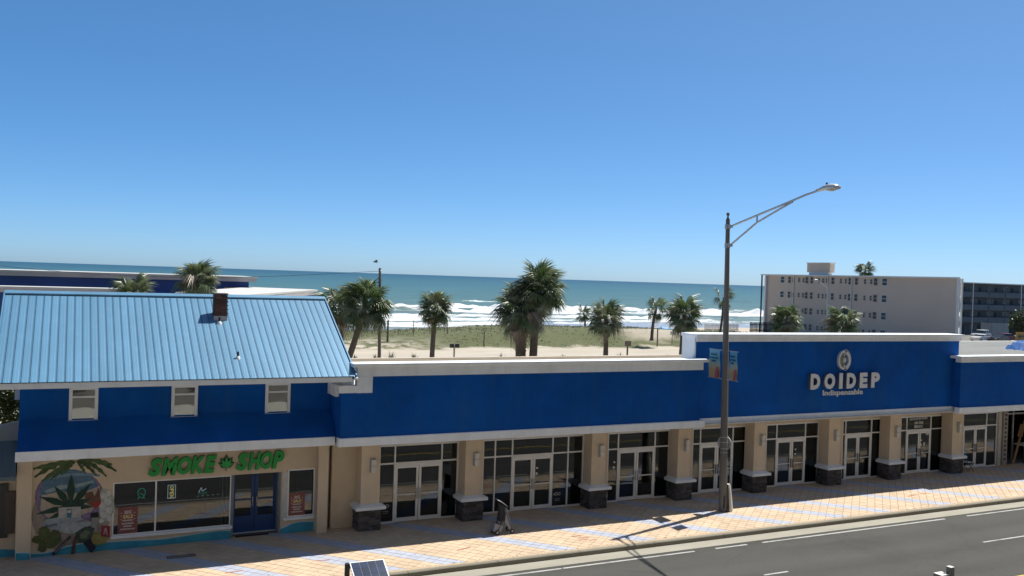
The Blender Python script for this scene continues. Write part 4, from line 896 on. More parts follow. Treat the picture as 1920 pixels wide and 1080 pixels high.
obj('base_cover', sh, mat('base_cover_pale', (.46, .44, .40), .7, .15, 4), SLT)
# banners
def banner(x0, x1, z0, z1, ybot, label):
    t = thing('banner', label, 'banner', (PX, (x0+x1)/2, z0), 'light pole banners')
    mname = 'banner_print'
    if mname not in MATS:
        m = bpy.data.materials.new(mname); m.use_nodes = True; n = m.node_tree.nodes; l = m.node_tree.links; b = n['Principled BSDF']; b.inputs['Roughness'].default_value = .7
        tc = n.new('ShaderNodeTexCoord'); sp = n.new('ShaderNodeSeparateXYZ'); l.new(tc.outputs['Generated'], sp.inputs[0])
        nz = n.new('ShaderNodeTexNoise'); nz.inputs['Scale'].default_value = 5; l.new(tc.outputs['Generated'], nz.inputs[0])
        ad = n.new('ShaderNodeMath'); ad.operation = 'MULTIPLY_ADD'; ad.inputs[1].default_value = .35; ad.inputs[2].default_value = -.175; l.new(nz.outputs[0], ad.inputs[0])
        a2 = n.new('ShaderNodeMath'); l.new(sp.outputs[2], a2.inputs[0]); l.new(ad.outputs[0], a2.inputs[1])
        co = ramp(n, a2.outputs[0], l, [(0.0, (.42, .34, .22)), (.28, (.44, .34, .17)), (.45, (.42, .42, .33)), (.6, (.20, .42, .48)), (1.0, (.13, .36, .50))])
        l.new(co, b.inputs['Base Color']); MATS[mname] = m
    nx_, nz2 = 8, 12; vs = []; bx = PX+(PT-PX)*z0/11.85
    for j in range(nz2+1):
        for i in range(nx_+1):
            u, v = i/nx_, j/nz2
            vs.append((bx-.02+.035*sin(5*v+3*u)*sin(pi*v), x0+(x1-x0)*u, z0+(z1-z0)*v))
    q = MB().add(vs, [(j*(nx_+1)+i, j*(nx_+1)+i+1, (j+1)*(nx_+1)+i+1, (j+1)*(nx_+1)+i) for j in range(nz2) for i in range(nx_)])
    q.add([(v[0]+.006, v[1], v[2]) for v in vs], [(j*(nx_+1)+i, (j+1)*(nx_+1)+i, (j+1)*(nx_+1)+i+1, j*(nx_+1)+i+1) for j in range(nz2) for i in range(nx_)])
    cl = obj('cloth', q, MATS[mname], t, True, False)
    w, h = x1-x0, z1-z0; gl = MB(); dkz = [(.80, .55), (.68, .8), (.57, .35)]
    for zz, ln in dkz:
        u = .5-ln/2
        while u < .5+ln/2: s_ = random.uniform(.05, .09); gl.box(bx-.072, bx-.06, x0+w*u, x0+w*(u+s_), z0+h*zz, z0+h*(zz+.065)); u += s_+.03
    obj('print_lettering', gl, mat('banner_lettering', (.03, .13, .22), .7), t)
    obj('print_figure', MB().prism_yz([(x0+w*.05, z0+h*.02), (x0+w*.38, z0+h*.02), (x0+w*.30, z0+h*.2), (x0+w*.25, z0+h*.36), (x0+w*.15, z0+h*.40), (x0+w*.02, z0+h*.25)], bx-.074, bx-.064), mat('banner_pink', (.42, .11, .14), .7, .3, 8), t)
    s0, s1 = (x1+.2, x0-.05) if x1 < PY else (x0-.2, x1+.05)
    for zz in (z1+.005, z0-.005): obj('bracket', MB().tube((bx, s0, zz), (bx, s1, zz), .016, n=6), STEEL, t)
banner(28.60, 29.26, 5.24, 6.37, 0, 'beach banner on the shop side, left of the street light pole')
banner(27.56, 28.0, 5.25, 6.38, 0, 'beach banner on the road side, right of the street light pole')

# ------------------------------------------------------------------ pavement objects
st_ = thing('pushchair', 'dark pushchair with grey canopy parked on the pavement by the second storefront', 'pushchair', (13.85, 28.42, 0))
FAB = mat('dark_pushchair_fabric', (.035, .037, .042), .9, .2, 8); FABG = mat('grey_pushchair_fabric', (.22, .22, .24), .85, .12, 8)
fr = MB()
for y in (28.28, 28.60):
    fr.tube((14.20, y, .10), (13.86, y, 1.02), .022, n=8).tube((13.62, y, .10), (13.95, y, .78), .022, n=8)
fr.tube((13.80, 28.28, .45), (13.80, 28.60, .45), .012, n=8)
obj('frame', fr, DARK, st_)
obj('seat', MB().prism_xz([(13.72, .46), (13.93, .42), (13.96, .55), (13.89, .96), (13.76, 1.04), (13.76, .75)], 28.32, 28.56).obox((13.93, 28.44, .72), (.33, 0, -.94), (0, 1, 0), (.94, 0, .33), .28, .14, .025), FAB, st_)
cn = MB(); vs = []
for j in range(7):
    a = R(15)+R(100)*j/6
    for y in (28.27, 28.36, 28.52, 28.61): vs.append((13.62+.40*j/6, y, 1.20-.26*(j/6)**1.3+(.03 if 28.3 < y < 28.6 else 0)))
cn.add(vs, [(j*4+i, j*4+i+1, (j+1)*4+i+1, (j+1)*4+i) for j in range(6) for i in range(3)])
obj('canopy', cn, FABG, st_, True)
obj('side_panel', MB().prism_xz([(13.93, .66), (14.06, .62), (14.20, .16), (14.10, .14), (13.90, .42)], 28.265, 28.275).prism_xz([(13.88, .95), (13.97, .92), (14.05, .66), (13.93, .66)], 28.265, 28.275), FABG, st_)
obj('basket', MB().add([(13.48, 28.28, .12), (13.80, 28.28, .06), (13.80, 28.60, .06), (13.48, 28.60, .12), (13.52, 28.26, .42), (13.82, 28.26, .30), (13.82, 28.62, .30), (13.52, 28.62, .42)], [(0, 1, 2, 3), (0, 1, 5, 4), (1, 2, 6, 5), (2, 3, 7, 6), (3, 0, 4, 7)]), FABG, st_)
for (x, y) in ((13.62, 28.26), (13.62, 28.62), (14.20, 28.26), (14.20, 28.62)):
    wl_ = obj('wheel', MB().tube((x, y-.02, .085), (x, y+.02, .085), .085, n=14), DARK, st_); obj('hub', MB().tube((x, y-.024, .085), (x, y+.024, .085), .035, n=8), STEEL, wl_)
fc = thing('folding_chair', 'small folding chair with pale seat beside the last stone column', 'chair', (40.85, 30.45, 0))
q = MB()
for y in (30.27, 30.63): q.tube((40.62, y, 0), (41.12, y, .46), .014, n=6).tube((41.10, y, 0), (40.60, y, .50), .014, n=6).tube((40.60, y, .50), (40.52, y, .86), .014, n=6)
obj('frame', q, DARK, fc); obj('seat', MB().box(40.62, 41.08, 30.26, 30.64, .45, .475), mat('pale_chair_seat', (.45, .52, .52), .6), fc); obj('backrest', MB().obox((40.54, 30.45, .75), (-.2, 0, .98), (0, 1, 0), (.98, 0, .2), .10, .18, .01), mat('pale_chair_seat', (.45, .52, .52)), fc)
tag(obj('leaning_board', MB().bar((44.6, 30.6, .12), (46.6, 31.3, 2.6), .10, .04).bar((45.5, 30.9, 1.45), (46.0, 31.1, 2.05), .22, .05), mat('bare_lumber', (.33, .215, .11), .8, .2, 5)), 'bare wooden board leaning in the dark open bay at the right', 'board')
tbl = thing('display_table', 'pale topped display table in the dark open bay at the right', 'table', (46.4, 31.1, 0))
obj('table_top', MB().box(45.75, 47.1, 30.8, 31.5, .92, .98), mat('pale_table_top', (.5, .52, .54), .5), tbl)
for x in (45.8, 47.05):
    for y in (30.85, 31.45): obj('leg', MB().bar((x, y, 0), (x, y, .92), .05), DARK, tbl)
mh = thing('drain_cover', 'dark rectangular cover set in the shaded pavement before the shop', 'cover', (3.2, 29.5, 0))
fr = MB(); 
fr.box(2.9, 3.75, 29.35, 29.38, 0, .006).box(2.9, 3.75, 29.6, 29.63, 0, .006).box(2.9, 2.93, 29.38, 29.6, 0, .006).box(3.72, 3.75, 29.38, 29.6, 0, .006)
obj('rim', fr, DARK, mh); obj('lid', MB().box(2.93, 3.72, 29.38, 29.6, 0, .004), mat('cover_lid', (.2, .17, .14), .9), mh)
# near side of the street: solar panel post, wooden post with box
so2 = thing('solar_panel', 'small framed solar panel on a dark post at the bottom edge', 'solar panel', (3.45, 11.55, 0))
c_ = Vector((3.66, 11.30, 4.985)); ux = Vector((1, -.02, 0)).normalized(); uy = Vector((0, -.86, -.50)).normalized(); uz = ux.cross(uy).normalized()
if uz.z < 0: uz = -uz
obj('panel_frame', MB().obox(c_-uz*.012, ux, uy, uz, .235, .33, .012), mat('panel_frame_silver', (.75, .75, .74), .4, .05), so2)
cells_ = MB().obox(c_+uz*.0015, ux, uy, uz, .222, .318, .001); pv = obj('panel_glass', cells_, mat('solar_line_grey', (.10, .13, .19), .25), so2)
cm = MB().obox((0, 0, 0), ux, uy, uz, .052, .052, .0012).mesh('solar_cell'); cm.materials.append(mat('solar_cell_blue', (.008, .018, .055), .15, .3, 6, spec=.6, rnd=.35))
for i in range(4):
    for j in range(6): link('solar_cell', cm, None, pv, c_+ux*(-.165+i*.11)+uy*(-.265+j*.106)+uz*.0035-WL[so2])
obj('post', MB().tube((3.40, 11.60, 0), (3.40, 11.60, 5.14), .035, n=10), DARK, so2); obj('mount', MB().bar((3.40, 11.60, 5.12), (3.46, 11.58, 5.10), .05).bar((3.40, 11.60, 4.85), (3.66, 11.35, 4.93), .035), DARK, so2)
wp = thing('wooden_post', 'weathered square wooden post with a lower block at the bottom right edge', 'post', (9.72, 7.45, 0))
WOODG = mat('weathered_wood', (.13, .125, .115), .9, .2, 8, .3, 40, stretch=(1, 1, .2)); WTOP = mat('sunlit_post_top', (.62, .61, .57), .9, .15, 20)  # pale top colour stands in for sunlight on the post ends
obj('post', MB().box(9.70, 9.765, 7.40, 7.465, 0, 5.645), WOODG, wp); obj('post_top', MB().box(9.70, 9.765, 7.40, 7.465, 5.645, 5.651), WTOP, wp)
obj('block', MB().box(9.56, 9.697, 7.41, 7.53, 0, 5.56), WOODG, wp); obj('block_top', MB().box(9.56, 9.697, 7.41, 7.53, 5.56, 5.566), WTOP, wp); obj('bolt', MB().tube((9.66, 7.46, 5.566), (9.66, 7.46, 5.575), .012, n=6), DARK, wp)
# ------------------------------------------------------------------ palms
def leaf_mat(name, col, trans=.25, var=.3):
    m = mat(name, col, .38, var, 2.0, spec=.5, rnd=.25); n = m.node_tree.nodes; l = m.node_tree.links; b = n['Principled BSDF']
    tr = n.new('ShaderNodeBsdfTranslucent'); tr.inputs[0].default_value = (col[0]*1.3, col[1]*1.5, col[2]*.8, 1)
    mx = n.new('ShaderNodeMixShader'); mx.inputs[0].default_value = trans; l.new(b.outputs[0], mx.inputs[1]); l.new(tr.outputs[0], mx.inputs[2]); l.new(mx.outputs[0], n['Material Output'].inputs[0]); return m
PG = leaf_mat('palm_green', (.070, .102, .044)); PG2 = leaf_mat('palm_highlight_grey_green', (.16, .18, .12)); PB = leaf_mat('palm_dead_brown', (.15, .115, .08), .1)  # grey-green kept pale to paint in the leaf highlights
TRUNK = mat('palm_trunk', (.115, .095, .075), .95, .25, 6, .5, 25, stretch=(1, 1, 2)); BOOT = mat('palm_boots', (.16, .135, .105), .95, .25, 6)
FR = random.Random(21)
def frond_mesh(seed, mtl, droop, dead=False):
    rd = random.Random(seed); q = MB(); L = .72
    # petiole: thin three-sided bar curving down
    pts = [Vector((L*t, 0, -.10*droop*t*t)) for t in (0, .5, 1)]
    for i in range(2): q.bar(pts[i], pts[i+1]+Vector((.02, 0, 0)), .03, .018)
    hub = pts[2]; nseg = 26
    for i in range(nseg):
        u = -1+2*i/(nseg-1); a = u*R(118); ln = (.98-.30*abs(u)**2)*rd.uniform(.86, 1.06)*(.8 if dead else 1)
        costa = hub+Vector((.32*(1-abs(u)), 0, -.10*droop*(1-abs(u))))
        d = Vector((cos(a), sin(a), .22-.10*abs(u))); fall = droop*(.44+.2*rd.random())*(1.6 if dead else 1)
        s_ = Vector((-sin(a), cos(a), 0)); w = .040*(1-.25*abs(u))
        p1 = costa+d*ln*.52+Vector((0, 0, -fall*.22)); p2 = costa+d*ln*.90+Vector((rd.uniform(-.05, .05), rd.uniform(-.05, .05), -fall*1.15-.08*rd.random()))
        v = Vector((0, 0, .022))
        q.add([costa-s_*w*.35, costa+s_*w*.35, p1-s_*w-v, p1+v*.6, p1+s_*w-v, p2], [(0, 3, 2), (0, 1, 3), (1, 4, 3), (2, 3, 5), (3, 4, 5)])
    me = q.mesh('frond', fix=False); me.materials.append(mtl); return me
FRG = [frond_mesh(s_, PG, .8+.35*(s_ % 3)) for s_ in range(4)]; FRG2 = [frond_mesh(10+s_, PG2, .8+.3*s_) for s_ in range(2)]; FRB = [frond_mesh(20+s_, PB, 1.5, True) for s_ in range(2)]
def palm(label, base, crown, r, n_f=40, tr=.16, boots=False, dead=.12, lo=-62, hi=82, ragged=0, group='sabal palms behind the shops', sq=1.0):
    rd = random.Random(int(base[0]*31+base[1]*7)); b0, c0 = Vector(base), Vector(crown)
    t = thing('palm_tree', label, 'palm tree', base, group)
    H_ = (c0-b0).length; k_ = 12; pts = []; rs = []
    bend = Vector((rd.uniform(-.12, .12), rd.uniform(-.1, .1), 0))
    for i in range(k_+1):
        u = i/k_; p = b0.lerp(c0, u)+bend*sin(pi*u); pts.append(p); rs.append(tr*(1.18-.28*u)*(1+.06*(i % 2))*(1.25 if i == 0 else 1))
    tq = MB().ring(pts, rs, 10)
    trunk = obj('trunk', tq, TRUNK, t, False)
    if boots:
        bq = MB(); z0 = .02
        for j in range(int(H_*9)):
            u = z0+j/(H_*9); 
            if u > .97: break
            p = b0.lerp(c0, u)+bend*sin(pi*u); a = j*2.4; d = Vector((cos(a), sin(a), 0)); rr_ = tr*(1.12-.2*u)
            bq.bar(p+d*rr_*.7, p+d*(rr_+.13)+Vector((0, 0, .17)), .075, .03)
        obj('leaf_boots', bq, BOOT, t)
    for i in range(n_f):
        u = (i+.5)/n_f; el = R(hi+(lo-hi)*(u**.85))+R(rd.uniform(-9, 9)); az = i*2.39996+rd.uniform(-.35, .35)
        if ragged and rd.random() < ragged: continue
        isd = (u > .86 and rd.random() < .35) or rd.random() < dead*.22
        me = rd.choice(FRB) if isd else (rd.choice(FRG2) if rd.random() < .5 else rd.choice(FRG))
        sc = r/1.62*rd.uniform(.82, 1.1)*(1.08 if el > R(40) else 1)
        m4 = Matrix.Translation(c0-b0+Vector((0, 0, -.25*u*r*.35))) @ Matrix.Rotation(az, 4, 'Z') @ Matrix.Rotation(-el, 4, 'Y') @ Matrix.Rotation(rd.uniform(-.5, .5), 4, 'X') @ Matrix.Scale(sc, 4)
        if sq != 1.0: m4 = m4
        o = bpy.data.objects.new('frond', me); C.objects.link(o); o.parent = t; o.matrix_local = m4; WL[o] = WL[t]
    return t
palm('squat booted palm, left and shorter of the joined pair behind the low parapet', (22.80, 44.5, 0), (22.5, 44.6, 7.15), 1.5, 60, .29, True, .3, -38, 82)
palm('tallest smooth trunked palm, right of the joined pair behind the low parapet', (23.18, 44.15, 0), (23.38, 44.2, 8.3), 1.52, 60, .21, False, .15, -42, 86)
palm('leaning palm beside the wooden utility pole', (15.9, 58.8, 0), (17.75, 58.1, 6.85), 1.8, 54, .21, False, .25, -52, 84)
palm('palm half hidden behind the blue roof rake, left of the leaning palm', (17.4, 61.6, 0), (16.9, 61.8, 6.6), 1.6, 42, .19, False, .2, -50, 80)
palm('upright single palm standing between the utility pole and the joined pair', (24.7, 63.5, 0), (24.85, 63.5, 6.45), 1.38, 44, .18, False, .15, -42, 86)
palm('full round palm in the sand lot right of the joined pair', (36.4, 57.85, 0), (36.42, 57.85, 6.05), 1.45, 46, .18, False, .1, -42, 86)
palm('full palm standing just left of the raised parapet corner', (41.45, 55.25, 0), (41.7, 55.25, 6.55), 1.42, 46, .2, False, .12, -44, 86)
palm('small dark palm far out on the dune crest', (75.6, 126.5, 1.2), (75.0, 126.0, 3.6), 1.45, 22, .14, False, .1, -50, 80)
palm('ragged thin palm on the dune left of the raised parapet', (72.6, 103.4, .9), (73.1, 103.3, 5.3), 1.75, 30, .19, False, .3, -55, 80, .35)
palm('ragged palm half hidden behind the street light pole', (93.4, 114.5, .4), (94.5, 115.1, 6.9), 1.8, 26, .17, False, .3, -60, 75, .35)
palm('bushy palm before the left half of the beige apartment wall', (82.2, 87.7, 0), (82.2, 87.7, 4.7), 2.15, 46, .22, False, .1, -40, 82, group='palms beside the apartments')
palm('glossy palm before the middle of the beige apartment wall', (88.6, 84.5, 0), (88.6, 84.5, 4.5), 2.25, 46, .22, False, .1, -45, 78, group='palms beside the apartments')
palm('palm top showing above the beige apartment roof', (158, 145, 0), (158.4, 145.1, 13.2), 2.2, 26, .2, False, .1, -35, 75, group='palms beside the apartments')
palm('palm crown rising behind the ridge left of the chimney', (7.7, 63.0, 0), (7.68, 63.07, 8.1), 1.42, 50, .2, False, .15, -60, 86, group='palms behind the blue roof')
palm('palm crown just peeping over the middle of the blue ridge', (3.8, 65, 0), (3.83, 64.95, 6.95), 1.5, 40, .2, False, .1, -50, 84, group='palms behind the blue roof')

# spiky yuccas in the sand lot
YUC = leaf_mat('yucca_blade', (.07, .085, .05), .1)
for i, (x, y, s_, lab) in enumerate(((26.1, 88.6, .75, 'small yucca left of the utility pole foot'), (28.0, 88.0, .9, 'yucca just right of the utility pole foot'), (29.4, 87.1, 1.25, 'largest yucca, second right of the utility pole'), (32.1, 87.8, 1.0, 'yucca standing left of the upright single palm trunk'), (41.6, 86.7, 1.1, 'yucca left of the booted palm trunk'), (50.6, 89.3, .6, 'tiny yucca right of the joined palms'), (57.0, 87.4, 1.0, 'yucca at the foot of the lone sign post'), (60.9, 88.2, .5, 'tiny yucca right of the lone sign post'), (64.9, 89.1, .55, 'tiny yucca left of the raised parapet'))):
    q = MB(); rd = random.Random(i)
    for k_ in range(26):
        a = rd.uniform(0, 2*pi); el = rd.uniform(.25, 1.45); d = Vector((cos(a)*cos(el), sin(a)*cos(el), sin(el))); s2 = Vector((-sin(a), cos(a), 0))*.05*s_
        L = s_*rd.uniform(.7, 1.1); b0 = Vector((x, y, -.02)); q.add([b0-s2*.6, b0+s2*.6, b0+d*L*.5+s2, b0+d*L*.5-s2, b0+d*L], [(0, 1, 2, 3), (3, 2, 4)])
    tag(obj('yucca', q, YUC), lab, 'yucca', 'yuccas in the sand lot')

# ------------------------------------------------------------------ poles and posts behind
WOODP = mat('utility_pole_wood', (.15, .125, .10), .95, .2, 4, stretch=(1, 1, .2))
up_ = thing('utility_pole', 'tall bare wooden utility pole rising above the horizon', 'utility pole', (18.75, 57.7, 0))
obj('pole', MB().ring([(18.75, 57.7, 0), (18.62, 57.7, 5), (18.52, 57.72, 9.35)], [.13, .115, .085], 10), WOODP, up_); obj('insulator', MB().tube((18.52, 57.6, 9.1), (18.52, 57.48, 9.2), .03, n=6), STEEL, up_)
pw_ = MB(); A, B_ = Vector((18.5, 57.6, 9.15)), Vector((-8, 72, 9.0)); pp = [A.lerp(B_, i/14)+Vector((0, 0, -1.6*sin(pi*i/14)*.5)) for i in range(15)]
tag(obj('power_line', pw_.path(pp, [.012]*15, 5), DARK), 'thin wire sagging left from the utility pole top', 'wire')
gb = thing('gull', 'small dark bird flying just above the utility pole top', 'bird', (18.28, 57.9, 9.74))
q = MB(); bx_, by_, bz_ = 18.28, 57.9, 9.74
secs = [(-.17, .012, 0), (-.10, .03, 0), (0, .045, 0), (.10, .04, .01), (.16, .028, .025), (.21, .006, .02)]
vs = []
for (u, r_, dz) in secs:
    for i in range(8): a = 2*pi*i/8; vs.append((bx_-u, by_+r_*cos(a), bz_+dz+r_*sin(a)))
q.add(vs, [(j*8+i, j*8+(i+1) % 8, (j+1)*8+(i+1) % 8, (j+1)*8+i) for j in range(5) for i in range(8)])
obj('body', q, mat('gull_grey', (.09, .09, .09), .8), gb, True)
for s_ in (-1, 1): obj('wing', MB().add([(bx_-.07, by_, bz_+.02), (bx_+.06, by_, bz_+.02), (bx_+.07, by_+s_*.18, bz_+.14), (bx_-.02, by_+s_*.2, bz_+.15), (bx_+.16, by_+s_*.40, bz_+.10), (bx_-.07, by_, bz_+.0), (bx_+.06, by_, bz_+.0), (bx_+.07, by_+s_*.18, bz_+.125), (bx_-.02, by_+s_*.2, bz_+.135)], [(0, 1, 2, 3), (3, 2, 4), (5, 6, 7, 8), (8, 7, 4)]), mat('gull_wing', (.07, .07, .075), .8), gb)
POSTW = mat('beach_post_wood', (.14, .12, .095), .95, .2, 4)
def post(x, y, h, r_, lab, name='beach_post'):
    z = hz(x, y) if y > 98 else 0
    return tag(obj(name, MB().ring([(x, y, z-.2), (x, y, z+h), (x, y, z+h+.03)], [r_, r_*.92, r_*.5], 8), POSTW), lab, 'post', 'posts on the dune')
post(35.6, 107, 2.7, .13, 'thick dark post on the dune right of the utility pole'); post(40.4, 111, 2.0, .05, 'thin post on the bare left end of the dune'); post(47.2, 103.6, 2.0, .08, 'dark post standing before the dune left of the joined palms')
post(45.6, 112, 1.5, .05, 'thin post right of the upright single palm'); post(73.7, 103.6, 2.6, .09, 'dark post close beside the ragged dune palm'); post(53.0, 114, .9, .04, 'short thin post on the dune crest left of the joined palms')
def signpost(x, y, lab, two):
    t = thing('sign_post', lab, 'sign post', (x, y, 0), 'sign posts in the sand lot')
    obj('post', MB().box(x-.07, x+.07, y-.07, y+.07, 0, 1.75 if two else 2.0), mat('pale_post', (.40, .36, .30), .9, .1, 5) if two else POSTW, t)
    if two:
        for s_ in (-1, 1): obj('lamp_box', MB().box(x+s_*.30-.19, x+s_*.30+.19, y-.2, y+.12, 1.45, 1.85), DARK, t)
    else: obj('board', MB().box(x-.42, x+.42, y-.1, y-.06, 1.55, 2.15), mat('sign_board_brown', (.17, .13, .095), .9, .2, 4), t)
signpost(36.5, 87.6, 'pale post with two dark boxes in the sand lot', True); signpost(57.9, 87.2, 'dark post with a brown board in the sand lot', False)
sp3 = thing('notice_board', 'small pale notice on a thin pole beside the ragged dune palm', 'sign', (76.5, 104, hz(76.5, 104)))
zz = hz(76.5, 104); obj('pole', MB().tube((76.5, 104, zz-.1), (76.5, 104, zz+1.6), .04, n=6), POSTW, sp3); obj('board', MB().box(76.1, 76.9, 103.9, 103.94, zz+1.5, zz+2.0), mat('pale_board', (.5, .5, .48), .8), sp3)
# beach tent
tz = -.4
bt = thing('beach_tent', 'light blue beach canopy at the edge of the surf', 'tent', (93, 128.5, tz))
obj('canopy', MB().add([(91.4, 127.2, tz+1.1), (94.8, 127.2, tz+1.0), (94.8, 130, tz+1.0), (91.4, 130, tz+1.1), (92.3, 128.6, tz+1.75), (94.0, 128.6, tz+1.6)], [(0, 1, 5, 4), (1, 2, 5), (2, 3, 4, 5), (3, 0, 4)]), mat('tent_blue', (.08, .24, .45), .6, .2, 2), bt)
for x in (91.5, 94.7):
    for y in (127.3, 129.9): obj('leg', MB().tube((x, y, tz-.9), (x, y, tz+1.05), .03, n=6), STEEL, bt)

# ------------------------------------------------------------------ motel wings far left
MBL = mat('motel_blue', (.02, .055, .20), .7, .15, .3); MRF = mat('motel_roof_white', (.46, .455, .43), .8, .06, .4); MFA = mat('motel_fascia_grey', (.40, .37, .36), .7, .1, .5); MWD = mat('motel_timber', (.30, .22, .14), .9, .2, 2, stretch=(4, 1, .2))
def motel(label, poly, z0, zw, zf, zr, win=None, loc=None):
    t = thing('motel_wing', label, 'building', (poly[0][0], poly[0][1], z0)); 
    cx = sum(p[0] for p in poly)/len(poly); cy = sum(p[1] for p in poly)/len(poly)
    ins = [(cx+(p[0]-cx)*.965, cy+(p[1]-cy)*.94) for p in poly]
    obj('wall', MB().prism_xy(ins, z0, zw), MBL, t); obj('fascia', MB().prism_xy(poly, zw, zf), MFA, t); obj('roof', MB().prism_xy([(cx+(p[0]-cx)*1.006, cy+(p[1]-cy)*1.01) for p in poly], zf, zr), MRF, t)
    return t
t = motel('long two storey blue motel wing with white flat roof beyond the metal roof', [(-30, 119), (21.7, 119), (21.7, 131), (-30, 131)], 0, 7.35, 7.80, 8.0)
obj('walkway_roof', MB().box(-2, 20, 113.5, 119.2, 5.15, 5.35), mat('motel_walkway_brown', (.20, .165, .13), .8), t); obj('timber_screen', MB().box(17.5, 21, 117.5, 117.7, 4.2, 6.6), MWD, t)
motel('near blue motel block with white roof edge at the left border', [(-25, 78), (4.6, 78), (4.6, 80.5), (-25, 80.5)], 0, 6.65, 6.98, 7.1)
motel('low pale roofed motel block with slender grey eaves behind the ridge', [(5.2, 88), (14.4, 88), (14.4, 90), (5.2, 90)], 0, 6.1, 6.3, 6.42)
motel('angled blue motel wing with wide white roof pointing to the sea', [(29.2, 117.2), (21.5, 123.5), (9, 90), (14.6, 85.5)], 0, 5.95, 6.4, 6.6)

# ------------------------------------------------------------------ apartment block and far block
CW = mat('apartment_beige', (.57, .46, .375), .9, .05, .15, dirt=.12, dirtcol=(.45, .37, .32)); CT = mat('apartment_white', (.68, .67, .64), .7, .05, 1); CGL = mat('apartment_glass', (.03, .045, .06), .2, .2, .5)
ap = thing('apartment_block', 'four storey beige apartment block with small windows and white roof edge', 'building', (118, 111, 0))
obj('wall', MB().prism_xy([(118, 90.6), (140, 107.4), (140, 131.6), (118, 131.6)], 0, 11.0), CW, ap)
rf = obj('roof', MB().prism_xy([(117.5, 90.0), (140.5, 107.2), (140.5, 132.6), (117.5, 132.6)], 11.0, 11.22), CT, ap)
ph = obj('penthouse', MB().box(118.4, 119.5, 116.2, 121.6, 11.7, 13.3), mat('penthouse_beige', (.56, .46, .37), .9, .06, .4), ap); obj('penthouse_roof', MB().box(118.3, 119.6, 116.0, 121.8, 13.3, 13.42), CT, ph); obj('penthouse_base', MB().box(118.5, 119.4, 116.6, 121.2, 11.22, 11.7), CT, ph)
wy = [127.2, 125.4, 124.4, 123.0, 121.9, 121.1, 119.9, 118.2, 117.2, 116.3, 115.0, 113.2, 112.1, 111.2, 109.8, 108.0, 106.7, 105.8, 104.0]
wt = [.9, .6, .5, .4, .4, .6, .6, .4, .4, .5, .6, .4, .4, .6, .6, .4, .4, .7, .95]
WR = random.Random(4)
wmesh = {}
for fl, zc in enumerate((10.25, 7.55, 4.75, 1.9)):
    for y, w in zip(wy, wt):
        if fl == 3 and WR.random() < .4: continue
        h = 1.1 if w > .55 else .75; 
        f = MB(); f.box(117.93, 118.0, y-w/2-.07, y+w/2+.07, zc-h/2-.07, zc-h/2).box(117.93, 118.0, y-w/2-.07, y+w/2+.07, zc+h/2, zc+h/2+.07).box(117.93, 118.0, y-w/2-.07, y-w/2, zc-h/2, zc+h/2).box(117.93, 118.0, y+w/2, y+w/2+.07, zc-h/2, zc+h/2).box(117.935, 118.0, y-w/2, y+w/2, zc-.03, zc+.03)
        w_ = obj('window', f, CT if w > .85 else CW, ap)
        obj('pane', MB().box(117.955, 117.999, y-w/2, y+w/2, zc+.03, zc+h/2), CGL, w_); obj('pane', MB().box(117.955, 117.999, y-w/2, y+w/2, zc-h/2, zc-.03), CGL, w_)
for y in (124.3, 116.1, 110.8): obj('downpipe', MB().tube((117.88, y, 0), (117.88, y, 11.0), .09, n=8), CT, ap)
obj('corner_post', MB().box(117.6, 117.95, 131.2, 131.55, 0, 11.0), CT, ap); obj('corner_post', MB().box(117.5, 117.7, 132.2, 132.4, 0, 11.0), DARK, ap); obj('corner_post', MB().box(117.6, 118.0, 90.25, 90.55, 0, 11.0), CT, ap)
obj('corner_post', MB().box(118.2, 118.5, 90.15, 90.35, 0, 11.0), CT, ap)
for z in (2.8, 5.5, 8.3): obj('landing', MB().prism_xy([(118.4, 90.3), (140, 106.7), (140, 107.4), (118.4, 90.9)], z-.12, z), CT, ap)
GB = mat('far_block_grey', (.115, .135, .15), .9, .1, .3); GBD = mat('far_block_dark_grey', (.06, .07, .08), .9)  # doors take a darker grey than the walls
fb = thing('grey_block', 'long grey green four storey block at the right edge with open walkways', 'building', (168, 130, 0))
obj('wall', MB().box(168, 240, 131.5, 145, 0, 11.0), GB, fb); obj('roof', MB().box(167.6, 240.5, 129.6, 145.5, 11.0, 11.2), CT, fb)
for z in (2.75, 5.45, 8.2): obj('walkway', MB().box(168, 240, 129.8, 131.5, z-.15, z).box(168, 240, 129.8, 129.86, z, z+1.0), GB, fb)
for i in range(13):
    x = 171+i*5.3
    obj('post', MB().box(x-2.6, x-2.45, 129.7, 129.8, 0, 11.0), CT if i % 3 == 1 else GB, fb)
    for z in (0, 2.75, 5.45, 8.2):
        w_ = obj('window', MB().box(x-1.1, x+1.1, 131.43, 131.5, z+1.2, z+2.25), mat('far_frame', (.2, .22, .23), .6), fb); obj('pane', MB().box(x-1.0, x+1.0, 131.40, 131.435, z+1.28, z+2.17), CGL, w_)
        obj('door', MB().box(x+1.6, x+2.4, 131.43, 131.5, z, z+2.05), GBD, fb)
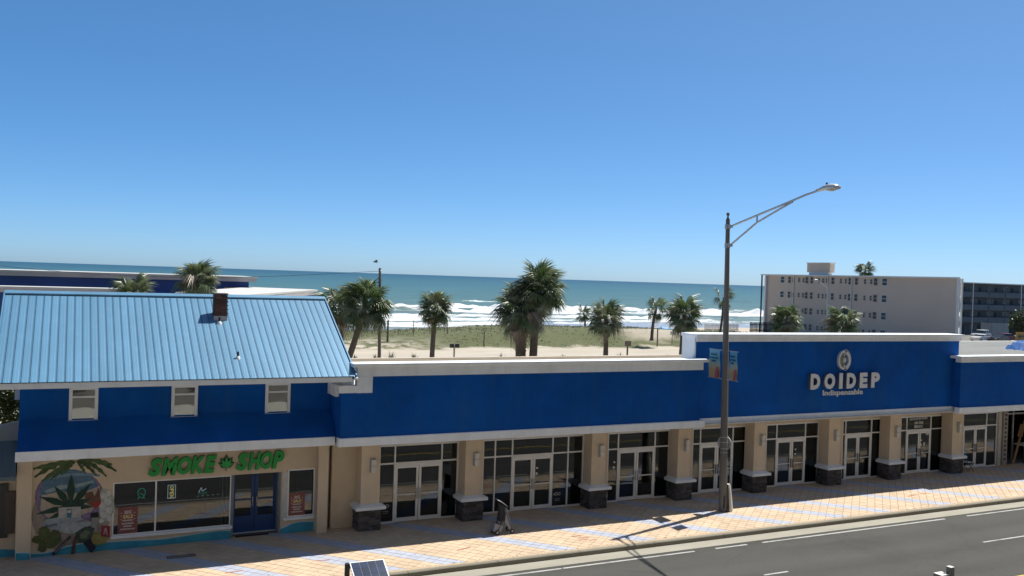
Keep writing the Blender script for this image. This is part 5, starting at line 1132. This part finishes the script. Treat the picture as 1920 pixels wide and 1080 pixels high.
# fences by the beach end of the apartments
def fence(label, x0, x1, y, z0, h, m_, gap, name='fence'):
    t = thing(name, label, 'fence', (x0, y, z0)); x = x0
    while x < x1: obj('slat', MB().box(x, x+gap*.6, y-.03, y, z0, z0+h), m_, t); x += gap
    obj('rail', MB().box(x0, x1, y+.001, y+.06, z0+h*.25, z0+h*.33), m_, t); obj('rail', MB().box(x0, x1, y+.001, y+.06, z0+h*.72, z0+h*.8), m_, t)
fence('dark slatted fence at the sea end of the beige apartments', 112.2, 117.6, 129, 0.2, 2.1, mat('dark_fence', (.05, .062, .068), .9), .3)
fence('white slatted fence stepping down to the beach', 105.0, 113.0, 133, 0.2, 1.5, CT, .35)
sl2 = thing('car_park_light', 'slender grey car park light standing before the apartments', 'street light', (98.2, 96.6, 0))
obj('pole', MB().tube((98.3, 96.5, 0), (98.2, 96.6, 9.1), .10, .07, n=8), STEEL, sl2); obj('arm', MB().tube((98.2, 96.6, 8.9), (96.9, 97.2, 9.95), .05, n=6), STEEL, sl2); obj('lamp_head', MB().sphere((96.6, 97.35, 10.1), .42, .18, .1, 10, 6), STEEL, sl2)

# ------------------------------------------------------------------ car park, cars, tarp, neighbour
structure(obj('car_park', MB().box(100, 260, 62, 131, -.3, .04), mat('car_park_asphalt', (.14, .135, .125), .9, .12, .3)))
def car(label, x, y, rz, col, L=4.6, W_=1.85, H_=1.65, suv=True):
    t = thing('car', label, 'car', (x, y, .035), 'cars in the car park'); t.rotation_euler = (0, 0, rz)
    pm = mat('car_paint_'+label.split()[0], col, .25, .03, 1, spec=.6)
    def loc(name, mb, m, parent, smooth=False): return link(name, mb.mesh(name, (0, 0, 0), True, smooth), m, parent)
    h = L/2; prof = [(-h, .38), (-h+.05, .75), (-h+.25, .95), (-h+1.05, 1.02), (h-.5, 1.05), (h-.08, .98), (h, .6), (h-.03, .35), (-h+.1, .28)]
    q = MB(); n_ = len(prof); vs = []
    for s_, ins in ((-1, 0), (-.97, 0), (.97, 0), (1, 0)):
        pass
    for yy_, k_ in ((-W_/2, .97), (-W_/2+.08, 1.0), (W_/2-.08, 1.0), (W_/2, .97)): vs += [(px_*k_, yy_, pz_*(.98 if k_ < 1 else 1)) for px_, pz_ in prof]
    q.add(vs, [(j*n_+i, j*n_+(i+1) % n_, (j+1)*n_+(i+1) % n_, (j+1)*n_+i) for j in range(3) for i in range(n_)]+[tuple(range(n_)), tuple(range(3*n_, 4*n_))])
    loc('body', q, pm, t)
    a0, a1, a2, a3 = -h+1.15, -h+1.85, h-.75 if suv else h-1.5, h-.18 if suv else h-.75
    g = MB(); wb, wt_ = W_/2-.06, W_/2-.26
    g.add([(a0, -wb, 1.02), (a3, -wb, 1.05), (a2, -wt_, H_-.06), (a1, -wt_, H_-.06), (a0, wb, 1.02), (a3, wb, 1.05), (a2, wt_, H_-.06), (a1, wt_, H_-.06)], [(0, 1, 2, 3), (4, 5, 6, 7), (0, 3, 7, 4), (1, 2, 6, 5)])
    cab = loc('cabin_glass', g, mat('car_glass', (.015, .02, .025), .08, .1, 1), t)
    loc('roof', MB().add([(a1-.05, -wt_-.02, H_-.07), (a2+.05, -wt_-.02, H_-.07), (a2+.05, wt_+.02, H_-.07), (a1-.05, wt_+.02, H_-.07), (a1+.1, -wt_+.1, H_), (a2-.1, -wt_+.1, H_), (a2-.1, wt_-.1, H_), (a1+.1, wt_-.1, H_)], [(0, 1, 2, 3), (4, 5, 6, 7), (0, 1, 5, 4), (1, 2, 6, 5), (2, 3, 7, 6), (3, 0, 4, 7)]), pm, t)
    for xm_ in ((a1+a2)/2-.1, a2-.25):
        for s_ in (-1, 1): loc('pillar', MB().bar((xm_, s_*(wb+.005), 1.03), (xm_-.02, s_*(wt_+.01), H_-.06), .09, .03), pm, t)
    for xw in (-h+.85, h-.85):
        for s_ in (-1, 1):
            w_ = loc('wheel', MB().tube((xw, s_*(W_/2-.22), .33), (xw, s_*(W_/2+.01), .33), .33, n=16), mat('tyre', (.015, .015, .016), .9), t); loc('rim', MB().tube((xw, s_*(W_/2-.0), .33), (xw, s_*(W_/2+.02), .33), .21, n=12), STEEL, w_)
    for s_ in (-1, 1): loc('headlight', MB().box(-h-.005, -h+.15, s_*.62-.18, s_*.62+.18, .68, .82), mat('headlight', (.7, .7, .7), .1), t); loc('tail_light', MB().box(h-.08, h+.01, s_*.70-.12, s_*.70+.12, .75, .98), mat('tail_light', (.35, .02, .02), .2), t)
    return t
car('silver parked SUV beside the far end of the white metal roof', 161.5, 118.5, R(10), (.42, .43, .44), 4.7, 1.9, 1.72)
car('white low car parked before the silver SUV', 150.5, 110.5, R(8), (.62, .62, .62), 4.5, 1.8, 1.42, False)
car('maroon parked car near the orange sign', 158.8, 111.2, R(170), (.10, .018, .03), 4.6, 1.85, 1.55)
car('black low car parked right of the white low car', 153.6, 109.2, R(10), (.02, .02, .022), 4.5, 1.8, 1.40, False)
du = thing('bin_enclosure', 'grey metal bin enclosure behind the parked cars', 'bin enclosure', (172, 121, 0))
for s_ in range(3): obj('panel', MB().box(169.6+s_*1.75, 171.3+s_*1.75, 122.0, 122.1, .05, 2.9), mat('bin_grey', (.20, .225, .235), .6, .1, 1), du)
obj('side', MB().box(169.5, 169.6, 122.1, 124.5, .05, 2.9), MATS['bin_grey'], du)
og = thing('orange_sign', 'orange sign with a black arrow at the right edge', 'sign', (63.0, 43, 4.98))
obj('board', MB().box(62.4, 63.6, 42.95, 43.0, 5.62, 6.20), mat('sign_orange', (.45, .22, .025), .6, .05), og); obj('arrow', MB().prism_xz([(62.6, 5.91), (62.78, 6.06), (62.78, 5.96), (63.4, 5.96), (63.4, 5.86), (62.78, 5.86), (62.78, 5.76)], 42.94, 42.949), DARK, og)
for x in (62.6, 63.34): obj('leg', MB().box(x, x+.06, 43.0, 43.05, 4.98, 5.8), STEEL, og)
# tarp over rooftop equipment
rd = random.Random(9); q = MB(); n_ = 14; vs = []
for j in range(n_+1):
    for i in range(n_+1):
        u, v = i/n_*2-1, j/n_*2-1; m_ = max(abs(u), abs(v)); z = 5.0+.68*(1 if m_ < .55 else max(0, 1-(m_-.55)/.45)**.8)
        vs.append((63.0+u*2.2+.03*rd.uniform(-1, 1), 41.5+v*1.4+.03*rd.uniform(-1, 1), max(4.99, z+.05*sin(9*u+3*v)*(m_ < .95))))
q.add(vs, [(j*(n_+1)+i, j*(n_+1)+i+1, (j+1)*(n_+1)+i+1, (j+1)*(n_+1)+i) for j in range(n_) for i in range(n_)])
tag(obj('roof_tarp', q, mat('blue_tarp', (.035, .12, .34), .45, .15, 2)), 'crumpled blue tarp over equipment on the white metal roof', 'tarp')
tag(obj('roof_hatch', MB().prism_yz([(36.3, 4.4), (36.3, 6.45), (38.6, 5.9), (38.6, 4.4)], 33.0, 37.5), ROOFW), 'white sloped roof box behind the raised parapet', 'roof box')
# neighbour at the left border
nb = thing('neighbour_shop', 'beige shop with grey blue awning at the far left border', 'building', (-3.2, 31.4, 0))
obj('wall', MB().box(-6.5, -1.29, 31.2, 36, 0, 3.0), BEIGE, nb); obj('awning', MB().prism_yz([(31.2, 3.55), (30.35, 2.62), (30.35, 2.50), (31.2, 2.50)], -6.5, -1.3), mat('awning_slate', (.085, .125, .155), .6, .15, 1, stretch=(6, 1, 1)), nb)
obj('gable', MB().prism_xz([(-6.5, 3.0), (-1.3, 3.0), (-1.3, 3.72), (-3.8, 2.9 + .3), (-6.5, 3.0)], 33.9, 34.1), mat('cream_gable', (.62, .55, .42), .85, .06, 1), nb)
dd = obj('door', MB().box(-2.6, -1.5, 31.14, 31.2, .6, 2.25), mat('neighbour_door_dark', (.04, .042, .045), .5), nb); obj('pane', MB().box(-1.58, -1.32, 31.12, 31.198, .72, 2.0), mat('neighbour_door_brown', (.07, .055, .05), .5), nb)
obj('painted_wave', MB().prism_xz([(-6.5, 0), (-1.29, 0), (-1.29, .20), (-2, .30), (-3, .2), (-4.5, .3), (-6.5, .2)], 31.19, 31.199), WAVE, nb)
obj('far_window', MB().box(-1.62, -1.36, 35.9, 35.99, 4.15, 4.6), WHITE, nb)
obj('rear_wall', MB().box(-6.5, -1.35, 36, 36.8, 0, 2.9), mat('rear_wall_brown', (.16, .125, .10), .9, .1, 1), nb)
lt_ = thing('leafy_tree', 'leafy green tree behind the neighbour at the far left border', 'tree', (-2.5, 38.2, 0))
obj('trunk', MB().ring([(-2.5, 38.2, 0), (-2.45, 38.2, 1.6), (-2.3, 38.2, 3.4)], [.18, .14, .08], 8).tube((-2.4, 38.2, 2.4), (-1.7, 38.0, 3.8), .06, .03, n=6).tube((-2.4, 38.2, 2.6), (-3.2, 38.4, 4.0), .06, .03, n=6), TRUNK, lt_)
q = MB(); rd = random.Random(3)
for _ in range(7000):
    cl = rd.choice(((-1.9, 38.0, 4.3, .8), (-2.6, 38.2, 4.6, .9), (-3.2, 38.4, 4.1, .8), (-2.3, 38.2, 3.6, .9), (-1.7, 38.0, 3.5, .6)))
    d = Vector((rd.gauss(0, 1), rd.gauss(0, 1), rd.gauss(0, 1))).normalized()*cl[3]*rd.uniform(.55, 1.05); p = Vector(cl[:3])+d
    a = Vector((rd.gauss(0, 1), rd.gauss(0, 1), rd.gauss(0, 1))).normalized(); b_ = a.cross(Vector((rd.gauss(0, 1), rd.gauss(0, 1), rd.gauss(0, 1)))).normalized(); s_ = .065
    q.add([p-a*s_, p+b_*s_*.5, p+a*s_, p-b_*s_*.5], [(0, 1, 2, 3)])
stuff(obj('crown', q, leaf_mat('tree_leaf', (.10, .12, .03)), lt_, False, False))
# dark shrubs beside the far block at the right border
for k_, (x, y, s_, lab) in enumerate(((134, 92, 3.4, 'dark leafy tree at the right border behind the maroon car'), )):
    t = thing('leafy_tree', lab, 'tree', (x, y, 0)); x, y = 146, 99.5
    obj('trunk', MB().ring([(x, y, 0), (x, y, 2.5), (x+.2, y, 4)], [.22, .18, .08], 8), TRUNK, t); q = MB(); rd = random.Random(12+k_)
    for _ in range(3000):
        d = Vector((rd.gauss(0, 1), rd.gauss(0, 1), rd.gauss(0, 1))).normalized()*rd.uniform(.5, 1.05); p = Vector((x+.5, y, 4.2))+Vector((d.x*2.6, d.y*2.2, d.z*2.4))*(1+.25*mnoise.noise(d*2))
        a = Vector((rd.gauss(0, 1), rd.gauss(0, 1), rd.gauss(0, 1))).normalized(); b_ = a.cross(Vector((rd.gauss(0, 1), rd.gauss(0, 1), rd.gauss(0, 1)))).normalized(); w = .2
        q.add([p-a*w, p+b_*w*.5, p+a*w, p-b_*w*.5], [(0, 1, 2, 3)])
    stuff(obj('crown', q, leaf_mat('dark_tree_leaf', (.045, .06, .035)), t, False, False))
